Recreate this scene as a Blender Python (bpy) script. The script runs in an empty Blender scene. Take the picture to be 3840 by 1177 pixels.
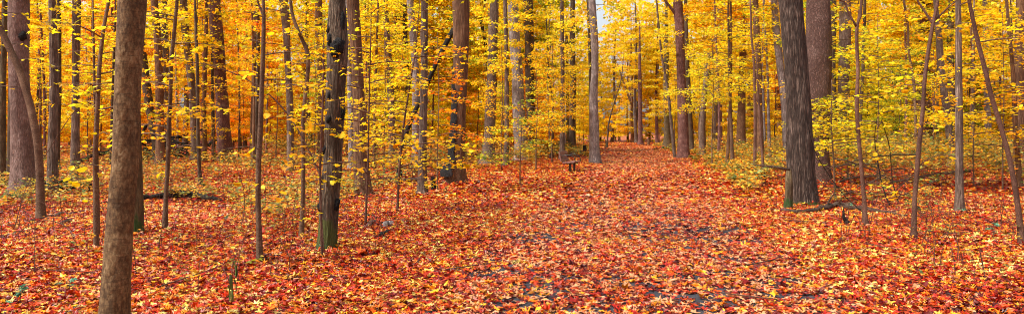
import bpy, math, random, zlib
import numpy as np
from mathutils import Vector, Matrix
R = math.radians
rng = np.random.default_rng(7)
random.seed(7)
scene = bpy.context.scene

# ------------------------------------------------------------------ camera
CAM_H, FPX, CX, HY = 1.9, 2700.0, 1920.0, 500.0      # eye height; focal length, centre and horizon in photo pixels
cam_d = bpy.data.cameras.new('camera'); cam = bpy.data.objects.new('camera', cam_d)
scene.collection.objects.link(cam)
cam.location = (0, 0, CAM_H); cam.rotation_euler = (R(90), 0, 0)
cam_d.sensor_width = 36; cam_d.lens = 36 * FPX / 3840
cam_d.shift_y = (HY - 588.5) / 3840
cam_d.clip_end = 3000
scene.camera = cam

# ------------------------------------------------------------------ light
SUN_EL, SUN_AZ = 54, -115          # azimuth from +Y towards +X
world = bpy.data.worlds.new('World'); scene.world = world; world.use_nodes = True
wn = world.node_tree; wn.nodes.clear()
sky = wn.nodes.new('ShaderNodeTexSky'); sky.sky_type = 'NISHITA'; sky.sun_disc = False
sky.sun_elevation = R(SUN_EL); sky.sun_rotation = R(SUN_AZ); sky.air_density = 1.0; sky.dust_density = 4.0; sky.ozone_density = 1.0
hs = wn.nodes.new('ShaderNodeHueSaturation'); hs.inputs['Saturation'].default_value = 0.35; hs.inputs['Value'].default_value = 1.0
bg = wn.nodes.new('ShaderNodeBackground'); bg.inputs['Strength'].default_value = 0.115
wo = wn.nodes.new('ShaderNodeOutputWorld')
wn.links.new(sky.outputs[0], hs.inputs['Color']); wn.links.new(hs.outputs[0], bg.inputs['Color']); wn.links.new(bg.outputs[0], wo.inputs[0])
sl = bpy.data.lights.new('sun', 'SUN'); sl.energy = 2.5; sl.angle = R(9); sl.color = (1.0, 0.95, 0.87)
sun = bpy.data.objects.new('sun', sl); scene.collection.objects.link(sun)
sd = Vector((math.sin(R(SUN_AZ)) * math.cos(R(SUN_EL)), math.cos(R(SUN_AZ)) * math.cos(R(SUN_EL)), math.sin(R(SUN_EL))))
sun.rotation_euler = sd.to_track_quat('Z', 'Y').to_euler(); sun.location = (0, -5, 30)
scene.view_settings.view_transform = 'Standard'; scene.view_settings.look = 'None'; scene.view_settings.gamma = 1
scene.view_settings.exposure = 1.12
scene.cycles.filter_width = 1.0
scene.cycles.max_bounces = 6; scene.cycles.diffuse_bounces = 4; scene.cycles.transmission_bounces = 4; scene.cycles.glossy_bounces = 2
scene.cycles.caustics_reflective = False; scene.cycles.caustics_refractive = False

# ------------------------------------------------------------------ materials
class NT:
    def __init__(s, name):
        s.m = bpy.data.materials.new(name); s.m.use_nodes = True; s.t = s.m.node_tree; s.t.nodes.clear()
    def n(s, typ, **kw):
        nd = s.t.nodes.new(typ)
        for k, v in kw.items():
            if k.startswith('i_'):
                key = k[2:]; key = int(key) if key.isdigit() else key.replace('_', ' ')
                nd.inputs[key].default_value = v
            else: setattr(nd, k, v)
        return nd
    def l(s, a, b): s.t.links.new(a, b)
    def ramp(s, stops, fac, interp='LINEAR'):
        r = s.n('ShaderNodeValToRGB'); cr = r.color_ramp; cr.interpolation = interp
        while len(cr.elements) > 1: cr.elements.remove(cr.elements[0])
        cr.elements[0].position = stops[0][0]; cr.elements[0].color = (*stops[0][1], 1)
        for p, c in stops[1:]:
            e = cr.elements.new(p); e.color = (*c, 1)
        s.l(fac, r.inputs[0]); return r
    def math(s, op, a, b=None, c=None):
        m = s.n('ShaderNodeMath', operation=op)
        for i, v in enumerate((a, b, c)):
            if v is None: continue
            if isinstance(v, (int, float)): m.inputs[i].default_value = v
            else: s.l(v, m.inputs[i])
        return m.outputs[0]
    def mix(s, f, a, b, blend='MIX'):
        m = s.n('ShaderNodeMix', data_type='RGBA', blend_type=blend)
        for i, v in ((0, f), (6, a), (7, b)):
            if isinstance(v, (int, float)): m.inputs[i].default_value = v
            elif isinstance(v, tuple): m.inputs[i].default_value = (*v, 1)
            else: s.l(v, m.inputs[i])
        return m.outputs[2]

def leaf_material(name, stops, trans=0.45, objcol=True, hue=0.5, spread=0.3, back=None, posnoise=0.0, rough=0.5):
    t = NT(name)
    at = t.n('ShaderNodeAttribute', attribute_name='rnd')
    sp = t.n('ShaderNodeSeparateColor'); t.l(at.outputs['Color'], sp.inputs[0])
    r0 = t.math('SUBTRACT', sp.outputs[0], 0.5)
    if objcol:
        oi = t.n('ShaderNodeObjectInfo'); oc = t.n('ShaderNodeSeparateColor'); t.l(oi.outputs['Color'], oc.inputs[0])
        h = t.math('MULTIPLY_ADD', r0, oc.outputs[1], oc.outputs[0])
    else:
        h = t.math('MULTIPLY_ADD', r0, spread, hue)
    if posnoise:
        g = t.n('ShaderNodeNewGeometry')
        nz = t.n('ShaderNodeTexNoise'); nz.inputs['Scale'].default_value = 0.45; nz.inputs['Detail'].default_value = 3
        t.l(g.outputs['Position'], nz.inputs['Vector'])
        h = t.math('ADD', h, t.math('MULTIPLY', t.math('SUBTRACT', nz.outputs[0], 0.5), posnoise))
    col = t.ramp(stops, h).outputs[0]
    v = t.math('MULTIPLY_ADD', sp.outputs[1], 0.95, 0.42)
    hsv = t.n('ShaderNodeHueSaturation'); t.l(col, hsv.inputs['Color']); t.l(v, hsv.inputs['Value'])
    col = hsv.outputs[0]
    if back:
        g2 = t.n('ShaderNodeNewGeometry')
        bf = t.math('GREATER_THAN', sp.outputs[2], 0.80)
        col = t.mix(t.math('MULTIPLY', bf, 0.8), col, back)
    p = t.n('ShaderNodeBsdfPrincipled'); p.inputs['Roughness'].default_value = rough; p.inputs['Specular IOR Level'].default_value = 0.35
    t.l(col, p.inputs['Base Color'])
    o = t.n('ShaderNodeOutputMaterial')
    if trans > 0:
        tr = t.n('ShaderNodeBsdfTranslucent'); t.l(col, tr.inputs['Color'])
        mx = t.n('ShaderNodeMixShader'); mx.inputs[0].default_value = trans
        t.l(p.outputs[0], mx.inputs[1]); t.l(tr.outputs[0], mx.inputs[2]); t.l(mx.outputs[0], o.inputs[0])
    else: t.l(p.outputs[0], o.inputs[0])
    return t.m

LEAF = leaf_material('maple_leaves', [(0.0, (0.05, 0.14, 0.015)), (0.18, (0.20, 0.32, 0.02)), (0.36, (0.70, 0.68, 0.03)), (0.5, (1.0, 0.74, 0.012)),
                                      (0.66, (1.0, 0.50, 0.008)), (0.82, (0.95, 0.28, 0.010)), (1.0, (0.65, 0.06, 0.008))], trans=0.58, posnoise=0.32)
LITTER = leaf_material('fallen_leaves', [(0.0, (0.035, 0.003, 0.003)), (0.18, (0.12, 0.005, 0.004)), (0.4, (0.40, 0.012, 0.003)), (0.62, (0.66, 0.060, 0.002)),
                                         (0.78, (0.74, 0.18, 0.004)), (0.91, (0.82, 0.42, 0.012)), (1.0, (0.80, 0.62, 0.16))],
                       trans=0.12, objcol=False, hue=0.53, spread=0.92, back=(0.74, 0.36, 0.16), posnoise=0.7, rough=0.42)
GREENLEAF = leaf_material('seedling_leaves', [(0.0, (0.05, 0.14, 0.04)), (0.3, (0.16, 0.22, 0.05)), (0.5, (0.42, 0.37, 0.07)), (0.72, (0.80, 0.48, 0.03)), (1.0, (0.8, 0.2, 0.012))],
                          trans=0.4, objcol=False, hue=0.58, spread=0.8, posnoise=0.5)

def bark(name, lo, mid, hi, ridge=9.0, stretch=0.10, bump=0.6, moss=0.0, horiz=False, crev=0.5, mosscol=(0.05, 0.09, 0.012)):
    t = NT(name)
    tc = t.n('ShaderNodeTexCoord'); oi = t.n('ShaderNodeObjectInfo')
    va = t.n('ShaderNodeVectorMath', operation='ADD'); t.l(tc.outputs['Object'], va.inputs[0])
    cmb = t.n('ShaderNodeCombineXYZ'); t.l(t.math('MULTIPLY', oi.outputs['Random'], 37.0), cmb.inputs[2]); t.l(cmb.outputs[0], va.inputs[1])
    mp = t.n('ShaderNodeMapping'); mp.inputs['Scale'].default_value = (ridge, ridge, ridge * stretch); t.l(va.outputs[0], mp.inputs[0])
    dn = t.n('ShaderNodeTexNoise'); dn.inputs['Scale'].default_value = 1.2; dn.inputs['Detail'].default_value = 4; t.l(mp.outputs[0], dn.inputs['Vector'])
    dm = t.n('ShaderNodeVectorMath', operation='MULTIPLY_ADD'); t.l(dn.outputs['Color'], dm.inputs[0]); dm.inputs[1].default_value = (1.4, 1.4, 1.4); t.l(mp.outputs[0], dm.inputs[2])
    vo = t.n('ShaderNodeTexVoronoi', feature='DISTANCE_TO_EDGE'); vo.inputs['Scale'].default_value = 1.6; t.l(dm.outputs[0], vo.inputs['Vector'])
    edge = t.math('MINIMUM', t.math('MULTIPLY', vo.outputs['Distance'], 3.2), 1.0)
    n2 = t.n('ShaderNodeTexNoise'); n2.inputs['Scale'].default_value = 2.2; n2.inputs['Detail'].default_value = 6; n2.inputs['Roughness'].default_value = 0.7; t.l(va.outputs[0], n2.inputs['Vector'])
    n3 = t.n('ShaderNodeTexNoise'); n3.inputs['Scale'].default_value = 6; n3.inputs['Detail'].default_value = 6; n3.inputs['Roughness'].default_value = 0.75; t.l(mp.outputs[0], n3.inputs['Vector'])
    f = t.math('ADD', t.math('MULTIPLY', n2.outputs[0], 0.75), t.math('MULTIPLY', t.math('SUBTRACT', n3.outputs[0], 0.5), 1.1))
    col = t.ramp([(0.27, lo), (0.44, mid), (0.62, hi)], f).outputs[0]
    col = t.mix(t.math('MULTIPLY', t.math('SUBTRACT', 1.0, edge), crev), col, tuple(c * 0.35 for c in lo))
    if horiz:      # short cross marks of smooth bark
        mh = t.n('ShaderNodeMapping'); mh.inputs['Scale'].default_value = (7, 7, 42); t.l(va.outputs[0], mh.inputs[0])
        nh = t.n('ShaderNodeTexNoise'); nh.inputs['Scale'].default_value = 1.0; nh.inputs['Detail'].default_value = 3; t.l(mh.outputs[0], nh.inputs['Vector'])
        hm = t.ramp([(0.56, (0, 0, 0)), (0.64, (1, 1, 1))], nh.outputs[0]).outputs[0]
        col = t.mix(t.math('MULTIPLY', hm, 0.45), col, tuple(c * 0.5 for c in lo))
    if moss > 0:
        sx = t.n('ShaderNodeSeparateXYZ'); t.l(tc.outputs['Object'], sx.inputs[0])
        mf = t.math('SUBTRACT', t.math('ADD', moss, t.math('MULTIPLY', t.math('SUBTRACT', n2.outputs[0], 0.5), moss * 3)), sx.outputs[2])
        mf = t.math('MINIMUM', t.math('MAXIMUM', t.math('MULTIPLY', mf, 3.0 / moss), 0.0), 0.9)
        col = t.mix(mf, col, mosscol)
    tint = t.math('MULTIPLY_ADD', oi.outputs['Random'], 0.35, 0.95)
    hv = t.n('ShaderNodeHueSaturation'); t.l(tint, hv.inputs['Value']); t.l(col, hv.inputs['Color'])
    p = t.n('ShaderNodeBsdfPrincipled'); p.inputs['Roughness'].default_value = 0.85; p.inputs['Specular IOR Level'].default_value = 0.25
    t.l(hv.outputs[0], p.inputs['Base Color'])
    hgt = t.math('ADD', t.math('MULTIPLY', edge, 0.8), t.math('MULTIPLY', n3.outputs[0], 0.6))
    b = t.n('ShaderNodeBump'); b.inputs['Strength'].default_value = bump; b.inputs['Distance'].default_value = 0.03; t.l(hgt, b.inputs['Height']); t.l(b.outputs[0], p.inputs['Normal'])
    o = t.n('ShaderNodeOutputMaterial'); t.l(p.outputs[0], o.inputs[0])
    return t.m

BARK = dict(
    smooth=bark('smooth_olive_brown_bark', (0.06, 0.032, 0.014), (0.14, 0.082, 0.037), (0.24, 0.165, 0.085), ridge=5, stretch=0.5, bump=0.35, horiz=True, crev=0.12),
    pinkgrey=bark('pink_grey_bark', (0.10, 0.058, 0.046), (0.21, 0.13, 0.105), (0.33, 0.235, 0.205), ridge=16, stretch=0.15, bump=0.6, moss=0.22, crev=0.45),
    grey=bark('pale_grey_ridged_bark', (0.17, 0.125, 0.115), (0.38, 0.31, 0.29), (0.60, 0.53, 0.51), ridge=13, stretch=0.07, bump=0.8, crev=0.75),
    greybrown=bark('grey_brown_bark', (0.09, 0.055, 0.04), (0.20, 0.135, 0.10), (0.32, 0.24, 0.19), ridge=10, stretch=0.08, bump=0.8, crev=0.6),
    burled=bark('furrowed_burl_bark', (0.085, 0.055, 0.035), (0.20, 0.14, 0.095), (0.34, 0.27, 0.20), ridge=17, stretch=0.07, bump=1.0, moss=0.55, crev=0.9, mosscol=(0.075, 0.085, 0.02)),
    brown=bark('red_brown_bark', (0.11, 0.05, 0.025), (0.22, 0.11, 0.055), (0.32, 0.18, 0.10), ridge=12, stretch=0.06, bump=0.8, crev=0.6),
    purple=bark('purple_brown_shaggy_bark', (0.11, 0.042, 0.034), (0.23, 0.105, 0.085), (0.37, 0.22, 0.185), ridge=8, stretch=0.12, bump=1.0, crev=0.5),
    shaggy=bark('dark_shaggy_bark', (0.05, 0.030, 0.022), (0.125, 0.082, 0.062), (0.24, 0.17, 0.135), ridge=13, stretch=0.08, bump=1.0, moss=0.12, crev=0.9),
    flaky=bark('reddish_flaky_bark', (0.11, 0.055, 0.042), (0.21, 0.115, 0.09), (0.36, 0.24, 0.20), ridge=17, stretch=0.25, bump=1.0, crev=0.75),
    dark=bark('dark_brown_bark', (0.05, 0.03, 0.018), (0.11, 0.07, 0.04), (0.18, 0.12, 0.075), ridge=12, stretch=0.12, bump=0.6, crev=0.5),
    mossy=bark('dark_mossy_bark', (0.06, 0.04, 0.02), (0.13, 0.09, 0.045), (0.2, 0.14, 0.08), ridge=11, stretch=0.12, bump=0.6, moss=0.3, crev=0.4, mosscol=(0.025, 0.06, 0.012)),
    sapling=bark('sapling_bark', (0.07, 0.035, 0.02), (0.15, 0.085, 0.05), (0.25, 0.17, 0.11), ridge=20, stretch=0.3, bump=0.3, horiz=True, crev=0.15),
    reddish=bark('young_red_bark', (0.06, 0.028, 0.018), (0.125, 0.058, 0.038), (0.21, 0.12, 0.08), ridge=20, stretch=0.3, bump=0.3, crev=0.15),
    black=bark('blackened_bark', (0.008, 0.007, 0.007), (0.018, 0.015, 0.015), (0.04, 0.034, 0.032), ridge=14, stretch=0.15, bump=0.9, crev=0.4),
    deadwood=bark('weathered_dead_wood', (0.05, 0.028, 0.018), (0.12, 0.07, 0.045), (0.25, 0.17, 0.12), ridge=12, stretch=1.0, bump=0.8, crev=0.4),
    rotten=bark('dark_rotten_wood', (0.012, 0.009, 0.007), (0.035, 0.025, 0.018), (0.08, 0.06, 0.045), ridge=12, stretch=1.0, bump=0.9, crev=0.5),
)

def plain(name, col, rough=0.7, var=0.25, scale=20, metal=0.0, bump=0.1):
    t = NT(name); tc = t.n('ShaderNodeTexCoord')
    n = t.n('ShaderNodeTexNoise'); n.inputs['Scale'].default_value = scale; n.inputs['Detail'].default_value = 5; t.l(tc.outputs['Object'], n.inputs['Vector'])
    c = t.mix(n.outputs[0], tuple(x * (1 - var) for x in col), tuple(min(1, x * (1 + var)) for x in col))
    p = t.n('ShaderNodeBsdfPrincipled'); p.inputs['Roughness'].default_value = rough; p.inputs['Metallic'].default_value = metal
    t.l(c, p.inputs['Base Color'])
    b = t.n('ShaderNodeBump'); b.inputs['Strength'].default_value = bump; b.inputs['Distance'].default_value = 0.01; t.l(n.outputs[0], b.inputs['Height']); t.l(b.outputs[0], p.inputs['Normal'])
    o = t.n('ShaderNodeOutputMaterial'); t.l(p.outputs[0], o.inputs[0]); return t.m

def ground_material():
    t = NT('leaf_covered_soil'); g = t.n('ShaderNodeNewGeometry')
    pos = g.outputs['Position']
    v = t.n('ShaderNodeTexVoronoi'); v.inputs['Scale'].default_value = 11; v.inputs['Randomness'].default_value = 1
    dn = t.n('ShaderNodeTexNoise'); dn.inputs['Scale'].default_value = 25; t.l(pos, dn.inputs['Vector'])
    dm = t.n('ShaderNodeVectorMath', operation='MULTIPLY_ADD'); t.l(dn.outputs['Color'], dm.inputs[0]); dm.inputs[1].default_value = (0.08, 0.08, 0.08); t.l(pos, dm.inputs[2]); t.l(dm.outputs[0], v.inputs['Vector'])
    sc = t.n('ShaderNodeSeparateColor'); t.l(v.outputs['Color'], sc.inputs[0])
    nz = t.n('ShaderNodeTexNoise'); nz.inputs['Scale'].default_value = 0.3; nz.inputs['Detail'].default_value = 4; t.l(pos, nz.inputs['Vector'])
    h = t.math('ADD', sc.outputs[0], t.math('MULTIPLY', t.math('SUBTRACT', nz.outputs[0], 0.5), 0.8))
    c = t.ramp([(0.0, (0.03, 0.008, 0.004)), (0.25, (0.11, 0.010, 0.004)), (0.5, (0.34, 0.025, 0.005)), (0.75, (0.50, 0.10, 0.008)), (1.0, (0.65, 0.30, 0.02))], h).outputs[0]
    p = t.n('ShaderNodeBsdfPrincipled'); p.inputs['Roughness'].default_value = 0.7; t.l(c, p.inputs['Base Color'])
    b = t.n('ShaderNodeBump'); b.inputs['Strength'].default_value = 0.8; b.inputs['Distance'].default_value = 0.03; t.l(sc.outputs[1], b.inputs['Height']); t.l(b.outputs[0], p.inputs['Normal'])
    o = t.n('ShaderNodeOutputMaterial'); t.l(p.outputs[0], o.inputs[0]); return t.m

def asphalt_material():
    t = NT('dark_asphalt'); g = t.n('ShaderNodeNewGeometry')
    n = t.n('ShaderNodeTexNoise'); n.inputs['Scale'].default_value = 90; n.inputs['Detail'].default_value = 4; t.l(g.outputs['Position'], n.inputs['Vector'])
    n2 = t.n('ShaderNodeTexNoise'); n2.inputs['Scale'].default_value = 1.5; n2.inputs['Detail'].default_value = 3; t.l(g.outputs['Position'], n2.inputs['Vector'])
    f = t.math('ADD', t.math('MULTIPLY', n.outputs[0], 0.6), t.math('MULTIPLY', n2.outputs[0], 0.4))
    c = t.ramp([(0.3, (0.015, 0.015, 0.020)), (0.5, (0.036, 0.035, 0.041)), (0.7, (0.085, 0.083, 0.092))], f).outputs[0]
    p = t.n('ShaderNodeBsdfPrincipled'); p.inputs['Roughness'].default_value = 0.9; p.inputs['Specular IOR Level'].default_value = 0.2; t.l(c, p.inputs['Base Color'])
    b = t.n('ShaderNodeBump'); b.inputs['Strength'].default_value = 0.5; b.inputs['Distance'].default_value = 0.004; t.l(n.outputs[0], b.inputs['Height']); t.l(b.outputs[0], p.inputs['Normal'])
    o = t.n('ShaderNodeOutputMaterial'); t.l(p.outputs[0], o.inputs[0]); return t.m

# ------------------------------------------------------------------ object helpers
COL = scene.collection
def tag(o, label=None, cat=None, group=None, kind=None):
    if label: o['label'] = label
    if cat: o['category'] = cat
    if group: o['group'] = group
    if kind: o['kind'] = kind
    return o
def empty(name, loc):
    o = bpy.data.objects.new(name, None); o.empty_display_size = 0.2; o.location = loc; COL.objects.link(o); return o
def link(name, me, parent=None, loc=None):
    o = bpy.data.objects.new(name, me); COL.objects.link(o)
    if parent is not None: o.parent = parent
    if loc is not None: o.location = loc
    return o
def dup(root, loc, rz, sc):
    r = root.copy(); COL.objects.link(r); r.location = loc; r.rotation_euler = (0, 0, rz); r.scale = (sc, sc, sc)
    for ch in root.children:
        c = ch.copy(); COL.objects.link(c); c.parent = r
    return r

class Geo:
    """collects vertex blocks and faces of 3 or 4 corners, builds one mesh"""
    def __init__(s): s.v = []; s.f = []; s.n = 0; s.r = []
    def add(s, v, f, mat=0, rnd=None, smooth=True):
        v = np.asarray(v, dtype=np.float32).reshape(-1, 3); f = np.asarray(f, dtype=np.int32)
        s.v.append(v); s.f.append((f + s.n, mat, smooth)); s.n += len(v)
        s.r.append(np.zeros((len(v), 3), np.float32) + 0.5 if rnd is None else rnd)
    def mesh(s, name, mats):
        me = bpy.data.meshes.new(name)
        V = np.concatenate(s.v); me.vertices.add(len(V)); me.vertices.foreach_set('co', V.ravel())
        loops = np.concatenate([f.ravel() for f, _, _ in s.f]); tot = np.concatenate([np.full(len(f), f.shape[1], np.int32) for f, _, _ in s.f])
        st = np.concatenate([[0], np.cumsum(tot)[:-1]]).astype(np.int32)
        me.loops.add(len(loops)); me.loops.foreach_set('vertex_index', loops)
        me.polygons.add(len(tot)); me.polygons.foreach_set('loop_start', st); me.polygons.foreach_set('loop_total', tot)
        me.polygons.foreach_set('material_index', np.concatenate([np.full(len(f), m, np.int32) for f, m, _ in s.f]))
        me.polygons.foreach_set('use_smooth', np.concatenate([np.full(len(f), sm, bool) for f, _, sm in s.f]))
        a = me.attributes.new('rnd', 'FLOAT_COLOR', 'POINT'); rr = np.concatenate(s.r)
        a.data.foreach_set('color', np.concatenate([rr, np.ones((len(rr), 1), np.float32)], axis=1).astype(np.float32).ravel())
        for m in mats: me.materials.append(m)
        me.update(calc_edges=True); return me

def _star():
    a = [90, 63, 35, 8, -27, -60, -90, -120, -153, 172, 145, 117]
    r = [.56, .24, .52, .22, .38, .20, .12, .20, .38, .22, .52, .24]
    v = [(0, 0, 0)] + [(rr * math.cos(R(x)), rr * math.sin(R(x)), 0) for x, rr in zip(a, r)]
    f = [(0, i, i + 1) for i in range(1, 12)] + [(0, 12, 1)]
    return np.array(v), np.array(f)[:, [0, 2, 1]]
STAR = _star()
MID = (np.array([(0, -.35, 0), (.42, -.12, 0), (.36, .32, 0), (0, .2, 0), (0, .55, 0), (-.36, .32, 0), (-.42, -.12, 0)]), np.array([(0, 1, 3), (1, 2, 3), (3, 4, 0), (0, 3, 6), (3, 5, 6)]))
MID = (MID[0], np.array([(0, 1, 3), (1, 2, 3), (0, 3, 6), (3, 5, 6), (2, 4, 3), (3, 4, 5)]))
QUAD = (np.array([(0, -.42, 0), (.4, .05, 0), (0, .5, 0), (-.4, .05, 0)]), np.array([(0, 1, 2), (0, 2, 3)]))

def leaf_block(geo, pos, size, tilt, tmpl, mat=0, curl=0.25, g=rng, rm=None):
    """leaves at POS with yaw at random, tilt (radians, sigma) from lying flat"""
    N = len(pos)
    if N == 0: return
    tv, tf = tmpl; K = len(tv)
    a = g.uniform(0, 2 * math.pi, N); b = g.uniform(0, 2 * math.pi, N); t = np.abs(g.normal(0, 1, N)) * tilt
    v = np.repeat(tv[None], N, 0) * np.asarray(size)[:, None, None] * g.uniform(0.82, 1.18, (N, 1, 3))
    r2 = (v[..., 0] ** 2 + v[..., 1] ** 2) / np.asarray(size)[:, None]
    v[..., 2] += r2 * g.normal(0, curl * 1.6, (N, 1)) + np.abs(v[..., 0]) * g.normal(0.05, curl, (N, 1)) + g.normal(0, 0.04 + curl * .1, (N, K)) * np.asarray(size)[:, None]
    ca, sa = np.cos(a)[:, None], np.sin(a)[:, None]
    x = v[..., 0] * ca - v[..., 1] * sa; y = v[..., 0] * sa + v[..., 1] * ca; z = v[..., 2]
    ct, st = np.cos(t)[:, None], np.sin(t)[:, None]
    y, z = y * ct - z * st, y * st + z * ct
    cb, sb = np.cos(b)[:, None], np.sin(b)[:, None]
    x, y = x * cb - y * sb, x * sb + y * cb
    out = np.stack([x, y, z], -1) + np.asarray(pos)[:, None, :]
    F = (tf[None] + (np.arange(N) * K)[:, None, None]).reshape(-1, 3)
    rn = np.repeat(g.uniform(0, 1, (N, 1, 3)), K, 1).reshape(-1, 3).astype(np.float32)
    if rm: rn = np.clip(rn * rm[0] + rm[1], 0, 1).astype(np.float32)
    geo.add(out.reshape(-1, 3), F, mat, rn, smooth=False)

def tube(geo, pts, rad, seg=8, mat=0, disp=None, cap=True, ref=None):
    pts = np.asarray(pts, float); rad = np.asarray(rad, float); n = len(pts)
    t = np.gradient(pts, axis=0); t /= np.linalg.norm(t, axis=1)[:, None] + 1e-9
    if ref is None: ref = np.eye(3)[np.argmin(np.abs(t.mean(0)))]
    u = ref[None] - (t @ ref)[:, None] * t; u /= np.linalg.norm(u, axis=1)[:, None] + 1e-9
    w = np.cross(t, u)
    th = np.linspace(0, 2 * math.pi, seg, endpoint=False)
    rr = rad[:, None] * np.ones(seg)[None]
    if disp is not None: rr = rr * (1 + disp(th[None, :], pts[:, 2][:, None], np.arange(n)[:, None] / n))
    V = pts[:, None, :] + rr[..., None] * (np.cos(th)[None, :, None] * u[:, None, :] + np.sin(th)[None, :, None] * w[:, None, :])
    V = V.reshape(-1, 3)
    i = np.arange(n - 1)[:, None] * seg; j = np.arange(seg)[None]; k = (np.arange(seg) + 1) % seg
    F = np.stack([i + j, i + k[None], i + seg + k[None], i + seg + j], -1).reshape(-1, 4)
    geo.add(V, F, mat)
    if cap:
        base = geo.n - len(V)
        for row, p, fl in ((0, pts[0], True), (n - 1, pts[-1], False)):
            c = geo.n; geo.v.append(np.array([p], np.float32)); geo.r.append(np.full((1, 3), .5, np.float32)); geo.n += 1
            ring = base + row * seg + np.arange(seg); nx = base + row * seg + k
            tri = np.stack([np.full(seg, c), nx, ring] if fl else [np.full(seg, c), ring, nx], -1).astype(np.int32)
            geo.f.append((tri, mat, True))

# ------------------------------------------------------------------ ground
PATH = np.array([(-40, -7.0), (0, 0.1), (7.6, 1.45), (13, 2.1), (23.7, 4.0), (44.7, 8.2), (57, 10.0), (76, 12.6), (95, 14.8), (104, 16.8), (109, 21.0), (113, 29.0), (117, 42.0), (121, 60.0)])
def path_x(y): return np.interp(y, PATH[:, 0], PATH[:, 1])
def gz(x, y):
    x = np.asarray(x, float); y = np.asarray(y, float)
    off = np.clip((np.abs(x - path_x(y)) - 4.0) / 6.0, 0, 1); off = off * off * (3 - 2 * off)
    h = 0.10 * np.sin(x * .33 + 1.2) * np.cos(y * .27 + .5) + 0.07 * np.sin(x * .81 + y * .55) + 0.12 * np.sin(x * .11 - y * .07 + 2)
    return off * h + off * 0.002 * np.clip(y - 25, 0, 200)
def photo_x(px, d): return (px - CX) / FPX * d
def photo_z(py, d): return CAM_H - (py - HY) / FPX * d
def depth_of(px, py):
    """where the line of sight through a foot point meets the ground"""
    ds = np.arange(4, 160, 0.02); z = photo_z(py, ds) - gz(photo_x(px, ds), ds)
    i = np.argmax(z < 0); return float(ds[i]) if (z < 0).any() else 120.0

def grid(xs, ys, dz=0.0):
    X, Y = np.meshgrid(xs, ys); V = np.stack([X, Y, gz(X, Y) + dz], -1).reshape(-1, 3)
    nx, ny = len(xs), len(ys); i, j = np.meshgrid(np.arange(nx - 1), np.arange(ny - 1)); a = (j * nx + i).ravel()
    return V, np.stack([a, a + 1, a + nx + 1, a + nx], -1)
g = Geo()
xs = np.concatenate([[-1500, -500, -200], np.arange(-120, 121, 1.5), [200, 500, 1500]]); ys = np.concatenate([[-500, -150, -60], np.arange(-30, 200, 1.5), [300, 700, 2000]])
v, f = grid(xs, ys); g.add(v, f)
tag(link('ground', g.mesh('ground', [ground_material()])), kind='structure')
g = Geo(); yy = np.arange(-30, 120.5, .75); t_ = np.linspace(-1, 1, 9)
hw = 2.45 + .7 * np.clip((yy - 25) / 20, 0, 1) + 0.12 * np.sin(yy * .7) + 0.08 * np.sin(yy * 1.9 + 1)
X = path_x(yy)[:, None] + hw[:, None] * t_[None]; Y = np.repeat(yy[:, None], 9, 1); Z = gz(X, Y) + 0.006 + 0.02 * (1 - t_[None] ** 2)
V = np.stack([X, Y, Z], -1).reshape(-1, 3); i, j = np.meshgrid(np.arange(8), np.arange(len(yy) - 1)); a = (j * 9 + i).ravel()
g.add(V, np.stack([a, a + 1, a + 10, a + 9], -1)); tag(link('path', g.mesh('path', [asphalt_material()])), kind='structure')

# fallen leaves: uncountable, one object
def vnoise(x, y, s, seed=0):
    r = np.random.default_rng(seed); tbl = r.uniform(0, 1, (64, 64))
    x = x * s; y = y * s; xi = np.floor(x).astype(int); yi = np.floor(y).astype(int); fx = x - xi; fy = y - yi
    fx = fx * fx * (3 - 2 * fx); fy = fy * fy * (3 - 2 * fy); T = lambda a, b: tbl[a % 64, b % 64]
    return (T(xi, yi) * (1 - fx) + T(xi + 1, yi) * fx) * (1 - fy) + (T(xi, yi + 1) * (1 - fx) + T(xi + 1, yi + 1) * fx) * fy
g = Geo()
def scatter(d0, d1, dens, size, tmpl, tilt, curl):
    area = 0.80 * (d1 ** 2 - d0 ** 2) + 6 * (d1 - d0); N = int(area * dens)
    d = np.sqrt(rng.uniform(d0 ** 2, d1 ** 2, N)); x = rng.uniform(-1, 1, N) * (0.80 * d + 3)
    off = np.abs(x - path_x(d)) - 2.3 - .7 * np.clip((d - 25) / 20, 0, 1)
    nz = vnoise(x, d, 0.7, 3) * .35 + vnoise(x, d, 2.9, 4) * .65
    keep = np.where(off < 0, np.clip((nz - .31) * 4 + np.clip((d - 16) / 16, 0, 1), .36, 1), 1.0)
    keep = np.where(off < 0, keep, np.clip(.55 + nz * .8, 0, 1))
    keep = np.where((off > 4) & (d > 45), keep * .3, keep)
    k = rng.uniform(0, 1, N) < keep; x, d, off = x[k], d[k], off[k]
    z = gz(x, d) + np.where(off < 0, rng.uniform(.028, .05, len(x)), rng.uniform(.012, .065, len(x)))
    s = size * rng.lognormal(0, .25, len(x))
    onp = off < 0
    for m, tl in ((onp, tilt * .65), (~onp, tilt)):
        leaf_block(g, np.stack([x[m], d[m], z[m]], -1), s[m], tl, tmpl, 0, curl, rm=(np.array([.92, 1, 1]), np.array([0, 0, .06])) if tl < tilt else (np.array([.98, 1, .84]), np.array([.06, 0, 0])))
scatter(5.2, 12, 620, .094, STAR, .20, .32)
scatter(12, 20, 480, .096, STAR, .22, .32)
scatter(20, 36, 300, .105, MID, .22, .3)
scatter(36, 62, 190, .115, QUAD, .22, .3)
scatter(62, 125, 95, .16, QUAD, .3, .3)
LIT = g

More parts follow.
